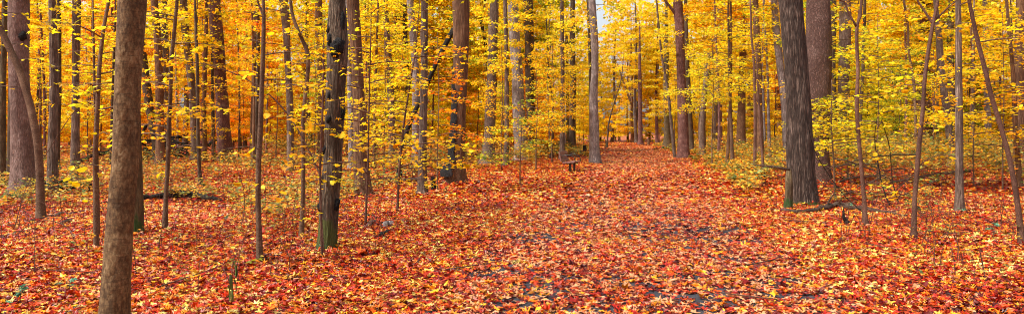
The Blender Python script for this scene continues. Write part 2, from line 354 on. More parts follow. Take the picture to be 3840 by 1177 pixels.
# ------------------------------------------------------------------ trees
def crown(geo, g_, axis, h0, h1, n, spread, lsize, lod, per=1.0, rise=.35, twigs=True, shape=None, dens=26, mleaf=0, mtwig=1, azr=None):
    """layered sprays of leaves on branches round AXIS(h) -> x, y; spread(m) branch length"""
    for i in range(n):
        u = (i + g_.uniform(0, 1)) / n; h = h0 + (h1 - h0) * u
        s = shape(u) if shape else 1 - .55 * u
        L = spread * s * g_.uniform(.55, 1.1)
        az = g_.uniform(0, 2 * math.pi) if azr is None else R(g_.uniform(*azr))
        ax = np.array(axis(h)); dx, dy = math.cos(az), math.sin(az); side = np.array([-dy, dx])
        rs = rise * g_.uniform(.3, 1.2); t = np.linspace(0, 1, 7)
        bow = g_.normal(0, .12) * L
        bx = ax[0] + dx * L * t + side[0] * bow * t * t; by = ax[1] + dy * L * t + side[1] * bow * t * t; bz = h + L * (rs * t - (rs * .75 + .06) * t * t)
        B = np.stack([bx, by, bz], -1)
        if twigs:
            tube(geo, B, np.linspace(.004 + .008 * L, .002, 7), 4 if lod < 2 else 3, mtwig, cap=False)
            if lod < 2:
                for q in range(int(3 + L * 2.5)):
                    tt = g_.uniform(.25, .95); sd_ = 1 if q % 2 else -1; p0 = np.array([np.interp(tt, t, B[:, c]) for c in range(3)])
                    l2 = L * .42 * (1 - tt * .6); dr = np.array([dx, dy]) * .7 + side * sd_ * .75
                    P = np.array([p0 + np.array([dr[0] * l2 * q_, dr[1] * l2 * q_, -.05 * l2 * q_]) for q_ in (0, .5, 1)])
                    tube(geo, P, [.0035 + .002 * L, .0025, .0015], 3, mtwig, cap=False)
        N = max(6, int(dens * L * (0.45 * L + .35) * per))
        tt = g_.beta(2.0, 1.25, N) * .92 + .12
        wd = .42 * L * np.sin(math.pi * np.clip(tt * .86 + .08, 0, 1)) + .08
        ss = g_.uniform(-1, 1, N) * wd
        x = np.interp(tt, t, bx) + side[0] * ss + dx * np.maximum(tt - 1, 0) * L; y = np.interp(tt, t, by) + side[1] * ss + dy * np.maximum(tt - 1, 0) * L
        z = np.interp(tt, t, bz) - .14 * np.abs(ss) + g_.normal(0, .03 + .022 * L, N) - .03
        leaf_block(geo, np.stack([x, y, z], -1), lsize * g_.lognormal(0, .22, N), (.36, .42, .52)[lod], (STAR, MID, QUAD)[lod], mleaf, .28, g_)

def bark_disp(g_, amp, k, lump=0.03):
    ph = g_.uniform(0, 6.28, 8)
    def f(th, z, t):
        w = .5 * np.sin(z * 1.3 + ph[0]) + .35 * np.sin(z * 3.7 + ph[1])
        r = np.abs(np.sin(k * .5 * th + w + ph[2] + .6 * np.sin(z * 2.1 + 3 * th)))
        r2 = np.sin(k * 1.31 * th - 2.2 * w + ph[3] + 1.5 * np.sin(z * 5.5 + ph[4]))
        return amp * (r - .6) + amp * .35 * r2 + lump * np.sin(2 * th + z * 1.1 + ph[5]) + lump * .7 * np.sin(3 * th - z * 2.3 + ph[6])
    return f

HUES = dict(yellow=(.50, .26), lemon=(.43, .30), gold=(.58, .30), orange=(.72, .36), green=(.28, .36), mixed=(.50, .60))
LM = []      # landmarks: photo x, short phrase
TREES = {}; KEEP = []
def make_tree(name, pts, label, bk='greybrown', d=None, cat='tree', group=None, H=None, cr=None, amp=None, burls=(), limbs=(), hue='yellow', lm=None, seg=None, flare=1.5, seed=None, no_top=False):
    """pts: (photo x, photo y, photo width) from the top of the photo down to the foot"""
    g_ = np.random.default_rng(zlib.crc32(label.encode()) if seed is None else seed)
    pts = np.array(sorted(pts, key=lambda p: p[1]), float)
    fx, fy, fw = pts[-1]
    if d is None: d = depth_of(fx, fy)
    if len(pts) > 2 and fw > 1.2 * pts[-2][2]: flare = 1.06
    bx = photo_x(fx, d); bz = float(gz(bx, d))
    X = photo_x(pts[:, 0], d); Z = CAM_H - (pts[:, 1] - HY) / FPX * d; W = pts[:, 2] * d / FPX / 2
    o = np.argsort(Z); X, Z, W = X[o], Z[o], W[o]
    Z[0] = bz if abs(Z[0] - bz) < 1.5 else Z[0]
    if Z[0] > bz + .05: X = np.r_[X[0], X]; W = np.r_[W[0] * 1.05, W]; Z = np.r_[bz, Z]
    ztop = Z[-1]
    if H is None: H = 9 + 30 * W[len(W) // 2] if W.max() > .06 else ztop - bz + 1.6
    H = min(H, 24)
    if not no_top and bz + H > ztop + .3:
        slope = np.clip((X[-1] - X[max(0, len(X) - 3)]) / max(.3, Z[-1] - Z[max(0, len(X) - 3)]), -.2, .2)
        for q in (.35, .7, 1):
            zz = ztop + (bz + H - ztop) * q
            X = np.r_[X, X[-1] + slope * .5 * (zz - Z[-1])]; Z = np.r_[Z, zz]; W = np.r_[W, W[len(W) - 1] * (.72 if q < 1 else .4)]
    rel = Z - bz
    hts = np.unique(np.concatenate([[-.2, 0, .05, .12, .22, .35], np.linspace(.5, rel[-1], max(10, int(rel[-1] * (9 if d < 25 else 3))))]))
    # smooth the polyline a little
    def sm(A):
        a = np.interp(hts, rel, A); w = np.array([.25, .5, .25]); b = a.copy()
        for _ in range(2): b[1:-1] = b[:-2] * .25 + b[1:-1] * .5 + b[2:] * .25
        return b
    xx = sm(X) - bx; ww = sm(W)
    yw = (g_.normal(0, .02) * hts + .03 * np.sin(hts * .9 + g_.uniform(0, 6)) * min(1, 8 * W[0])) * min(1, abs(d - 5) / 40)
    fl = 1 + (flare - 1) * np.exp(-np.maximum(hts, 0) / (.15 + W[0] * .9)); 
    ww = ww * fl / (1 + (flare - 1) * .6 * np.exp(-np.maximum(hts, 0) / .1) * 0)
    r0 = float(W[0])
    if seg is None: seg = 40 if (r0 > .12 and d < 30) else 16 if r0 > .12 else 10
    if amp is None: amp = .05 if r0 > .1 else .02
    roots = g_.uniform(0, 6.28)
    bd = bark_disp(g_, amp, max(6, int(2 * math.pi * r0 / .045)) if seg >= 40 else 5, .035 if r0 > .1 else .05)
    def disp(th, z, t): return bd(th, z, t) + .22 * (flare - 1) * np.exp(-np.maximum(z, 0) / .25) * np.sin(4 * th + roots)
    root = empty(name, (bx, d, bz)); tag(root, label, cat, group)
    g1 = Geo(); P = np.stack([xx, yw, hts], -1); tube(g1, P, ww, seg, 0, disp, ref=np.array([1., 0, 0]))
    link('trunk', g1.mesh('trunk', [BARK[bk]]), root)
    ax = lambda h: (np.interp(h, hts, xx), np.interp(h, hts, yw))
    for (bpx, bpy, bw, bh) in burls:            # dark burls and scars
        zc = CAM_H - (bpy - HY) / FPX * d - bz; xc = photo_x(bpx, d) - bx; rx = bw * d / FPX / 2; rz = bh * d / FPX / 2
        gb = Geo(); cx_, cy_ = ax(zc); rad_ = float(np.interp(zc, hts, ww)); off = np.clip((xc - cx_) / rad_, -.95, .95)
        yc = cy_ - rad_ * math.sqrt(1 - off * off) * .95; xc = cx_ + rad_ * off * .9
        tt = np.linspace(-1, 1, 12); prof = np.sqrt(np.clip(1 - tt ** 2, 0.02, 1))
        tube(gb, np.stack([xc + .15 * rx * np.sin(tt * 3), yc + 0 * tt, zc + rz * tt], -1), prof * rx * 1.0, 14, 0, lambda th, z, t: .16 * np.sin(3 * th + z * 30) + .12 * np.sin(5 * th - z * 47) + .1*np.sin(9*th+z*80), ref=np.array([1., 0, 0]))
        link('burl', gb.mesh('burl', [BARK['black' if bw > 14 else 'dark']]), root)
    for lb in limbs:                            # forks traced from the photo
        L_ = np.array(lb, float); gl = Geo(); lx = photo_x(L_[:, 0], d) - bx; lz = CAM_H - (L_[:, 1] - HY) / FPX * d - bz
        tq = np.linspace(0, 1, len(L_)); t2 = np.linspace(0, 1, 14); sgn = g_.choice([-1, 1])
        a0 = ax(lz[0]); PP = np.stack([np.interp(t2, tq, lx), a0[1] + sgn * .35 * t2 * abs(lx[-1] - lx[0]) * .6, np.interp(t2, tq, lz)], -1)
        if L_[-1][1] <= 2: PP = np.vstack([PP, PP[-1] + (PP[-1] - PP[-4]) * 1.6])
        wr = np.interp(np.linspace(0, 1, len(PP)), tq, L_[:, 2]) * d / FPX / 2
        tube(gl, PP, wr, 8, 0); link('limb', gl.mesh('limb', [BARK[bk]]), root)
    if cr is None:
        lod = 2
        hi = H - .3; lo = max(hi * .45, 4.2 if d < 30 else 5.0)
        cr = [dict(h0=lo, h1=hi, n=int(8 + H * .7), spread=min(3.2, 1.2 + 8 * r0), lsize=.17 if d > 25 else .15, lod=2, per=.42 if d < 30 else 1.6)]
    g2 = Geo(); 
    if cat == 'sapling' and len(cr) and d < 22: cr = list(cr) + [dict(h0=.7, h1=rel[-1] * .8, n=9, spread=.75, per=.15, lod=1, rise=.9)]
    for c in cr:
        c = dict(c)
        crown(g2, g_, ax, c['h0'], min(c['h1'], rel[-1]), c['n'], c['spread'], c.get('lsize', .108), c.get('lod', 1 if d > 12 else 0), c.get('per', 1), c.get('rise', .3), shape=c.get('shape'), azr=c.get('azr'))
    if g2.n:
        c = link('crown', g2.mesh('crown', [LEAF, BARK['sapling' if bk != 'reddish' else 'reddish']]), root); c.color = (*HUES[hue], 0, 1)
    if fw > 24: KEEP.append((float(np.interp(300, pts[:, 1], pts[:, 0])), fw * .5, d))
    if lm: LM.append((float(np.interp(480, pts[:, 1], pts[:, 0])), lm))
    TREES[label] = root
    return root

def yt(y, d, x=1500):      # height above ground of a photo row at depth d
    return CAM_H - (y - HY) / FPX * d
def sap(lo, hi, n, spread, **k): return [dict(h0=lo, h1=hi, n=n, spread=spread, **k)]
T = make_tree
# ---- left edge
T('tree', [(30,0,18),(18,300,20),(8,695,28)], 'slim dark trunk at the extreme left edge of the wood', 'mossy')
T('tree', [(40,0,24),(46,300,26),(42,704,30)], 'dark brown trunk tucked just behind the big pinkish grey trunk', 'dark')
T('tree', [(72,0,66),(74,300,66),(80,450,70),(87,600,76),(92,700,82),(92,742,96)], 'big pinkish grey trunk with a black burl and mossy foot', 'pinkgrey', burls=[(101,140,26,40)], lm='pinkish grey trunk', flare=1.5)
T('tree', [(-25,30,20),(-4,95,22),(30,167,24),(76,266,25),(114,395,25),(141,532,26),(150,650,26),(154,827,30)], 'thin leaning tree crossing in front of the pinkish grey trunk', 'sapling', H=6, cr=sap(2.2,5.6,9,1.0,per=.5), hue='yellow')
T('tree', [(190,0,24),(200,300,28),(198,500,32),(198,726,38)], 'mid brown trunk with a rooty tangle at its foot', 'greybrown')
T('tree', [(217,0,14),(222,350,15),(215,560,16),(214,640,18)], 'narrow dark trunk directly behind the trunk with the rooty tangle', 'dark')
T('tree', [(288,0,30),(285,300,25),(282,500,27),(280,678,38)], 'straight grey brown trunk standing alone on red leaves', 'greybrown', lm='lone grey brown trunk')
T('sapling', [(410,0,12),(391,91,13),(374,228,14),(368,342,15),(363,456,16),(357,570,17),(360,760,18),(362,944,22)], 'crooked young maple with drooping yellow sprays left of the stout smooth trunk', 'sapling', cat='sapling', H=5.2, cr=sap(1.9,4.9,16,1.5,per=1.0), hue='yellow')
T('sapling', [(352,100,8),(356,350,9),(366,600,9),(370,900,12)], 'very thin stem growing close behind the crooked young maple', 'sapling', cat='sapling', H=4.4, cr=sap(2.2,4.2,8,.9,per=.6))
T('tree', [(429,45,8),(423,250,9),(419,400,10),(417,590,11)], 'thin straight pole just left of the stout smooth trunk', 'dark', d=42)
T('tree', [(499,0,98),(489,150,92),(480,300,90),(476,450,92),(473,600,94),(459,745,95),(447,895,98),(437,1043,100),(428,1177,104),(424,1245,112)], 'stout smooth olive brown trunk close to the viewer, its foot out of sight', 'smooth', d=6.9, lm='stout smooth trunk', amp=.012, H=14, seg=48, burls=[(506,160,6,8),(452,700,8,10),(470,330,6,8)], flare=1.1)
T('tree', [(500,0,34),(503,300,38),(508,600,42),(510,884,54)], 'dark mossy-footed trunk half hidden by the stout smooth trunk', 'mossy', flare=1.5)
T('tree', [(515,0,22),(520,60,24),(528,180,28),(545,300,30),(560,400,32),(578,480,32),(590,540,34),(594,600,38)], 'leaning trunk that slants out from behind the stout smooth trunk', 'dark', d=46)
T('tree', [(575,0,26),(588,150,27),(595,300,28),(600,500,30),(604,610,34)], 'reddish trunk beside the slanting one above the brush pile', 'brown', d=42)
T('tree', [(620,0,30),(624,250,34),(625,450,35),(626,600,40)], 'broad pale brown trunk behind the brush pile', 'greybrown', d=52)
T('sapling', [(665,0,12),(650,152,13),(640,243,15),(640,342,14),(634,456,16),(631,593,17),(622,740,16),(619,868,19)], 'young maple with orange leaves right of the stout smooth trunk', 'sapling', cat='sapling', H=5.6, cr=sap(1.6,5.4,17,1.6), hue='gold')
T('tree', [(733,0,10),(741,228,12),(743,532,13),(752,700,15)], 'thin upright pole between the orange young maple and the purple brown trunk', 'dark', H=9, cr=sap(3,8.5,14,1.6,per=.6,lod=1), hue='gold')
T('tree', [(697,0,28),(705,130,28),(718,250,26),(728,400,28),(735,560,30),(738,610,34)], 'dark tree bending slightly, left of the purple brown trunk', 'greybrown', d=45)
T('tree', [(772,0,12),(768,200,14),(765,400,15),(768,590,17)], 'narrow reddish trunk close to the left side of the purple brown trunk', 'brown', d=44)
T('tree', [(808,0,42),(821,152,45),(831,304,43),(839,456,46),(845,560,52),(850,606,66)], 'thick purple brown trunk with shaggy peeling bark', 'purple', lm='purple brown trunk', amp=.08)
T('tree', [(798,150,10),(800,400,12),(800,570,14)], 'thin pole overlapping the left edge of the purple brown trunk', 'dark', d=48)
T('tree', [(962,0,14),(966,150,14),(966,327,15),(960,480,16),(958,590,18)], 'narrow olive trunk behind the forked brown young tree', 'dark', d=40)
T('tree', [(946,75,18),(948,200,20),(948,360,20),(946,590,22)], 'dull reddish trunk left of the narrow olive trunk', 'brown', d=50)
T('sapling', [(987,0,12),(990,76,14),(987,190,16),(983,304,17),(979,395,18),(977,494,20),(970,600,20),(968,760,20),(975,996,23)], 'forked brown young tree standing between purple brown and burled trunks', 'sapling', cat='sapling', H=5, cr=sap(2.6,4.8,8,1.1,per=.5), limbs=[[(990,62,10),(972,22,8),(966,0,7)]], hue='gold', lm='forked young tree')
T('tree', [(1058,0,34),(1072,114,26),(1076,228,24),(1084,342,24),(1087,456,24),(1089,585,26),(1090,641,30)], 'slightly curved grey trunk between the forked and the kinked young trees', 'greybrown')
T('sapling', [(1089,0,12),(1095,61,12),(1114,106,13),(1137,160,14),(1158,198,17),(1154,289,15),(1144,365,15),(1135,471,16),(1137,547,16),(1139,600,16),(1135,760,16),(1130,902,18)], 'kinked young tree that bends sharply left at its top', 'sapling', cat='sapling', H=5.4, cr=sap(2.6,5.2,9,1.3,per=.6), hue='yellow')
T('sapling', [(1213,240,7),(1210,420,8),(1200,620,8),(1203,800,8),(1208,985,10)], 'whip-thin red stem just left of the burled trunk foot', 'reddish', cat='sapling', H=3.6, cr=sap(1.2,3.4,10,.8,per=.7), hue='gold', d=10.8)
T('tree', [(1197,0,26),(1197,100,28),(1205,220,30),(1210,350,32),(1208,480,32),(1208,600,36)], 'red brown trunk behind the kinked young tree', 'brown', d=48)
T('tree', [(1267,0,58),(1267,60,66),(1266,115,74),(1268,190,78),(1264,266,70),(1258,342,68),(1256,430,70),(1252,500,65),(1249,600,63),(1246,670,70),(1236,700,70),(1236,760,74),(1232,830,66),(1227,900,64),(1222,942,72)],
  'dark furrowed trunk covered with black burls beside the bare leaf slope', 'burled', amp=.06, seg=56, lm='burled trunk', H=15, flare=1.25,
  burls=[(1292,90,20,90),(1275,185,50,75),(1243,155,18,50),(1292,425,24,60),(1240,448,22,30),(1222,560,22,40),(1213,672,24,40),(1205,770,22,44),(1268,765,26,50),(1236,115,16,30),(1240,360,16,30)])
T('tree', [(1300,0,18),(1308,200,20),(1318,550,24),(1320,620,28)], 'pale bluish trunk squeezed between the burled and wide brown trunks', 'grey', d=38)
T('tree', [(1323,0,46),(1333,152,44),(1342,304,44),(1350,456,48),(1353,592,54),(1360,680,58),(1366,738,70)], 'wide straight brown trunk right behind the burled trunk', 'brown', lm='wide brown trunk')
T('sapling', [(1390,120,4),(1385,300,6),(1380,600,7),(1370,850,9)], 'thin young maple with bright yellow layers beside the wide brown trunk', 'reddish', cat='sapling', H=5.2, cr=sap(.9,5.0,26,2.0,per=1.1,lod=0), hue='yellow')
T('sapling', [(1560,180,5),(1535,330,6),(1511,490,7),(1497,640,8),(1490,797,9)], 'slanting thin maple full of golden leaves left of the knotted pole', 'reddish', cat='sapling', H=5.4, cr=sap(1.0,5.2,24,1.9,per=1.0,lod=1), hue='gold')
T('tree', [(1445,0,22),(1447,23,22),(1453,137,22),(1465,304,24),(1468,418,26),(1472,570,28),(1474,611,32)], 'grey brown trunk partly veiled by bright yellow maple leaves', 'greybrown')
T('tree', [(1539,0,26),(1548,114,26),(1560,266,26),(1560,456,28),(1560,605,32)], 'cool grey trunk just left of the knotted pole', 'grey', d=46)
T('tree', [(1592,0,26),(1591,120,26),(1591,137,33),(1591,155,26),(1591,266,26),(1588,418,28),(1584,592,31),(1583,735,36)], 'knotted brown pole-like trunk with a swollen ring near its top', 'greybrown', lm='knotted pole')
T('tree', [(1728,0,64),(1730,190,56),(1724,342,54),(1720,456,54),(1716,560,56),(1708,690,64)], 'broad dark trunk with a black stain down its left side', 'brown', lm='black-stained trunk', H=19)
T('dead_tree', [(1702,110,18),(1660,190,18),(1620,270,16),(1585,360,16),(1545,440,18),(1512,520,20),(1492,600,22)], 'broken dead tree leaning diagonally against the black-stained trunk', 'rotten', d=27.6, H=3, cr=[], no_top=True)
T('tree', [(1853,0,33),(1850,114,34),(1844,228,36),(1840,380,38),(1834,532,42),(1828,614,50)], 'brown upright trunk midway between black-stained and grey rough trunks', 'greybrown', lm='brown upright trunk')
T('tree', [(1820,0,10),(1800,60,12),(1812,120,12),(1826,200,12),(1832,300,12),(1836,590,14)], 'crooked thin dark trunk behind the brown upright one', 'dark', d=60)
T('tree', [(1894,0,14),(1900,228,16),(1901,456,18),(1897,623,21)], 'slim grey pole just left of the rough grey trunk', 'greybrown')
T('tree', [(1922,0,40),(1930,152,39),(1942,304,44),(1947,456,46),(1955,560,52),(1957,602,72)], 'rough grey trunk with buttressed foot left of the bench', 'grey', lm='rough grey trunk')
T('tree', [(1979,0,36),(1985,152,36),(1987,304,34),(1990,456,32),(1990,585,38)], 'dark brown trunk directly right of the rough grey trunk', 'dark', d=58)
T('tree', [(2055,200,8),(2060,300,8),(2075,400,9),(2070,590,10)], 'crooked thin stem above the space left of the bench', 'dark', d=55)
T('tree', [(2107,0,14),(2110,304,15),(2108,500,18),(2108,590,21)], 'straight slim trunk rising directly behind the bench', 'greybrown', d=52, lm='trunk behind bench')
T('tree', [(2148,0,18),(2146,200,22),(2150,300,22),(2146,450,25),(2146,575,28)], 'dark sturdy trunk between the bench trunk and the pale path-side trunk', 'dark', d=68)
T('tree', [(2125,150,10),(2128,350,12),(2130,572,14)], 'narrow dark trunk touching the left side of the sturdy dark one', 'mossy', d=72)
T('tree', [(2205,0,12),(2210,150,12),(2213,300,11),(2216,480,10),(2245,570,10)], 'thin dark trunk hidden behind the pale path-side trunk', 'dark', d=64)
T('tree', [(2218,0,27),(2229,152,28),(2231,266,27),(2225,342,30),(2227,456,34),(2230,560,38),(2233,614,52)], 'pale grey ridged trunk at the left edge of the path', 'grey', lm='pale path-side trunk', amp=.06)
T('tree', [(2330,300,5),(2290,430,6),(2281,470,6),(2276,549,7)], 'very thin leaning stem by the small trail sign', 'dark', d=92, cr=sap(7,12,10,1.8,lod=2,per=.4))
T('tree', [(2366,250,8),(2370,330,9),(2368,440,11),(2371,500,12),(2372,545,18)], 'slender forked tree standing at the far end of the path', 'brown', d=120, limbs=[[(2368,390,9),(2345,330,7),(2318,240,5)],[(2369,330,8),(2390,290,6),(2420,200,4)],[(2367,360,7),(2350,290,5),(2356,200,4)]], H=22, lm='forked far tree')
T('tree', [(2398,300,14),(2400,450,16),(2402,541,18)], 'pinkish wide trunk right of the slender forked tree', 'purple', d=112)
T('tree', [(2497,290,20),(2498,200,18),(2500,400,25),(2504,480,27),(2504,556,32)], 'dark ivy-hung trunk where the path bends away', 'mossy', d=88, lm='dark bend trunk')
T('tree', [(2461,0,7),(2480,198,8),(2503,327,10),(2514,426,11),(2531,592,14)], 'slim trunk leaning left at the right edge of the path', 'greybrown', H=15)
T('tree', [(2539,0,38),(2547,114,33),(2550,228,32),(2559,380,37),(2562,532,40),(2563,594,54)], 'big straight purplish trunk at the right edge of the path', 'purple', lm='purplish path trunk', limbs=[[(2535,60,14),(2510,30,10),(2480,-5,8)]], amp=.05)
T('tree', [(2580,300,22),(2588,470,24),(2590,575,28)], 'shaded trunk just behind the purplish path trunk', 'dark', d=66)
T('tree', [(2695,60,24),(2689,129,26),(2666,190,26),(2651,289,23),(2638,380,22),(2632,486,23),(2634,576,28)], 'brown trunk leaning right behind the purplish path trunk', 'greybrown', d=63)
T('sapling', [(2729,0,7),(2729,60,8),(2732,152,9),(2734,304,11),(2740,456,12),(2746,592,14),(2747,644,16)], 'straight slender maple with bright leaves between the purplish and the twin trunks', 'sapling', cat='tree', H=9.5, cr=sap(3.8,9.2,24,3.0,per=.8,lod=1), hue='yellow')
T('tree', [(2837,0,22),(2842,152,25),(2845,304,28),(2847,456,30),(2849,580,34),(2844,618,40)], 'red brown trunk left of the dark shaggy trunk', 'brown', lm='red brown trunk')
T('sapling', [(2815,0,7),(2818,137,8),(2829,228,9),(2832,456,11),(2830,659,14)], 'thin dark stem in front of the red brown trunk', 'reddish', cat='sapling', H=8, cr=sap(3.6,7.6,14,1.8,per=.7,lod=1), hue='gold')
T('tree', [(2867,53,7),(2876,190,8),(2882,342,9),(2885,532,12),(2886,585,13)], 'pale slim pole between the red brown and dark shaggy trunks', 'grey', d=46)
T('sapling', [(2838,300,5),(2846,420,8),(2858,580,10),(2867,697,13)], 'short leaning stem left of the horizontal dead stick', 'reddish', cat='sapling', H=5, cr=sap(2.4,4.8,6,.9,per=.5,lod=1), hue='gold')
T('tree', [(2905,0,24),(2912,100,26),(2928,250,28),(2945,400,28),(2955,600,32)], 'grey trunk peeping out left behind the dark shaggy trunk', 'grey', d=44)
T('tree', [(2965,0,83),(2978,152,85),(2989,304,86),(2997,456,90),(2999,550,94),(3004,670,92),(3012,735,98),(3014,772,110)], 'massive dark trunk with long shaggy bark strips', 'shaggy', lm='dark shaggy trunk', amp=.07, seg=64, H=20, flare=1.05)
T('tree', [(3064,0,83),(3069,152,85),(3070,304,84),(3072,456,72),(3069,592,72),(3074,686,90)], 'massive reddish trunk with flaky bark behind the dark shaggy one', 'flaky', lm='reddish flaky trunk', amp=.06, seg=64, H=20, flare=1.2)
T('tree', [(3168,0,44),(3168,100,43),(3165,200,40),(3160,380,38),(3152,500,40),(3150,590,44)], 'broad greyish trunk in shade right of the reddish flaky trunk', 'greybrown', d=46)
T('tree', [(3125,0,24),(3125,90,25),(3122,250,24),(3128,590,28)], 'shaded trunk directly beside the reddish flaky trunk', 'dark', d=52)
T('sapling', [(3228,60,9),(3214,99,12),(3216,190,13),(3220,266,13),(3214,395,16),(3219,494,14),(3228,600,15),(3240,740,15),(3246,852,18)], 'red brown young tree forking high, right of the reddish flaky trunk', 'reddish', cat='sapling', H=4.6, cr=sap(2.0,4.6,7,1.0,per=.6), limbs=[[(3214,99,9),(3180,46,7),(3165,10,6),(3119,-5,5)],[(3214,99,10),(3230,60,8),(3234,-5,7)]], hue='yellow')
T('sapling', [(3120,300,4),(3118,480,5),(3127,600,6),(3132,705,8)], 'low young maple with pale lime layers behind the forking red young tree', 'sapling', cat='sapling', H=3.4, cr=sap(1.3,3.0,18,1.9,per=1.0,lod=0), hue='lemon', d=20)
T('sapling', [(3520,0,10),(3499,91,14),(3482,190,14),(3467,304,15),(3461,418,15),(3452,486,16),(3442,592,17),(3430,750,16),(3426,899,19)], 'forked young tree curving right beside the pale rock', 'reddish', cat='sapling', H=5.2, cr=sap(2.2,4.9,9,1.2,per=.6), limbs=[[(3499,91,10),(3470,40,8),(3444,-5,6)],[(3499,85,8),(3560,30,6),(3600,0,4)]], hue='gold')
T('sapling', [(3391,0,7),(3409,99,8),(3406,182,8),(3428,304,9),(3433,418,9),(3437,532,10),(3437,640,11)], 'wavy thin stem left of the forked curving young tree', 'sapling', cat='sapling', H=7, cr=sap(2.2,6.8,18,1.8,per=.7,lod=1), hue='lemon')
T('tree', [(3505,0,14),(3520,114,21),(3528,228,23),(3543,365,24),(3554,471,24),(3570,577,26),(3572,625,30)], 'grey brown trunk slanting up left behind the straight ringed pole', 'greybrown')
T('tree', [(3562,0,20),(3560,200,24),(3565,400,24),(3570,595,28)], 'dark trunk behind the slanting grey brown trunk', 'dark', d=52)
T('tree', [(3592,0,20),(3594,200,22),(3595,400,24),(3596,590,25),(3599,800,30)], 'straight ringed pole-like trunk nearest the right edge logs', 'greybrown', lm='straight ringed pole', H=11)
T('tree', [(3633,0,12),(3665,152,15),(3695,266,16),(3718,365,17),(3748,456,17),(3786,592,18),(3811,725,18),(3835,930,21)], 'leaning dark young tree that slants up left from the right edge', 'reddish', cat='tree', H=5.5, cr=sap(2.8,5.3,8,1.2,per=.5), hue='gold', lm='leaning dark tree')
T('tree', [(3778,0,10),(3786,114,13),(3797,228,14),(3805,342,15),(3810,486,17),(3827,710,18)], 'slim trunk beside the thick dark trunk at the right edge', 'brown', H=8)
T('tree', [(3827,0,30),(3822,200,34),(3822,400,38),(3825,500,42),(3826,640,48)], 'thick dark trunk cut by the right edge of the view', 'brown', d=33, lm='thick edge trunk')
T('tree', [(3690,0,16),(3700,380,20),(3705,530,24),(3706,595,26)], 'pale trunk far behind the leaning dark tree', 'grey', d=55)
T('tree', [(3640,0,14),(3655,200,18),(3650,330,18),(3655,595,22)], 'faint grey trunk right of the straight ringed pole', 'greybrown', d=60)

# black stain: a charred strip of bark down the left side of the broad trunk
_t = TREES['broad dark trunk with a black stain down its left side']; _d = _t.location.y; g1 = Geo()
_z = np.linspace(photo_z(660, _d), photo_z(250, _d), 40) - _t.location.z; _tr = [c for c in _t.children if c.name.startswith('trunk')][0]
_co = np.array([v.co[:] for v in _tr.data.vertices]); V = []
for k_, zz in enumerate(_z):
    sl_ = _co[np.abs(_co[:, 2] - zz) < .5]; c_ = sl_.mean(0); r_ = np.hypot(sl_[:, 0] - c_[0], sl_[:, 1] - c_[1]).max() + .012
    wdt = .95 * min(1, (40 - k_) / 16) ** .7 + .1 * math.sin(k_ * 1.3)
    for a_ in np.linspace(-wdt, wdt, 9): V.append((c_[0] + r_ * math.cos(math.pi * 1.13 + a_), c_[1] + r_ * math.sin(math.pi * 1.13 + a_), zz))
i_, j_ = np.meshgrid(np.arange(8), np.arange(39)); a_ = (j_ * 9 + i_).ravel(); g1.add(np.array(V), np.stack([a_, a_ + 1, a_ + 10, a_ + 9], -1))
link('blackened_bark', g1.mesh('blackened_bark', [BARK['black']]), _t)

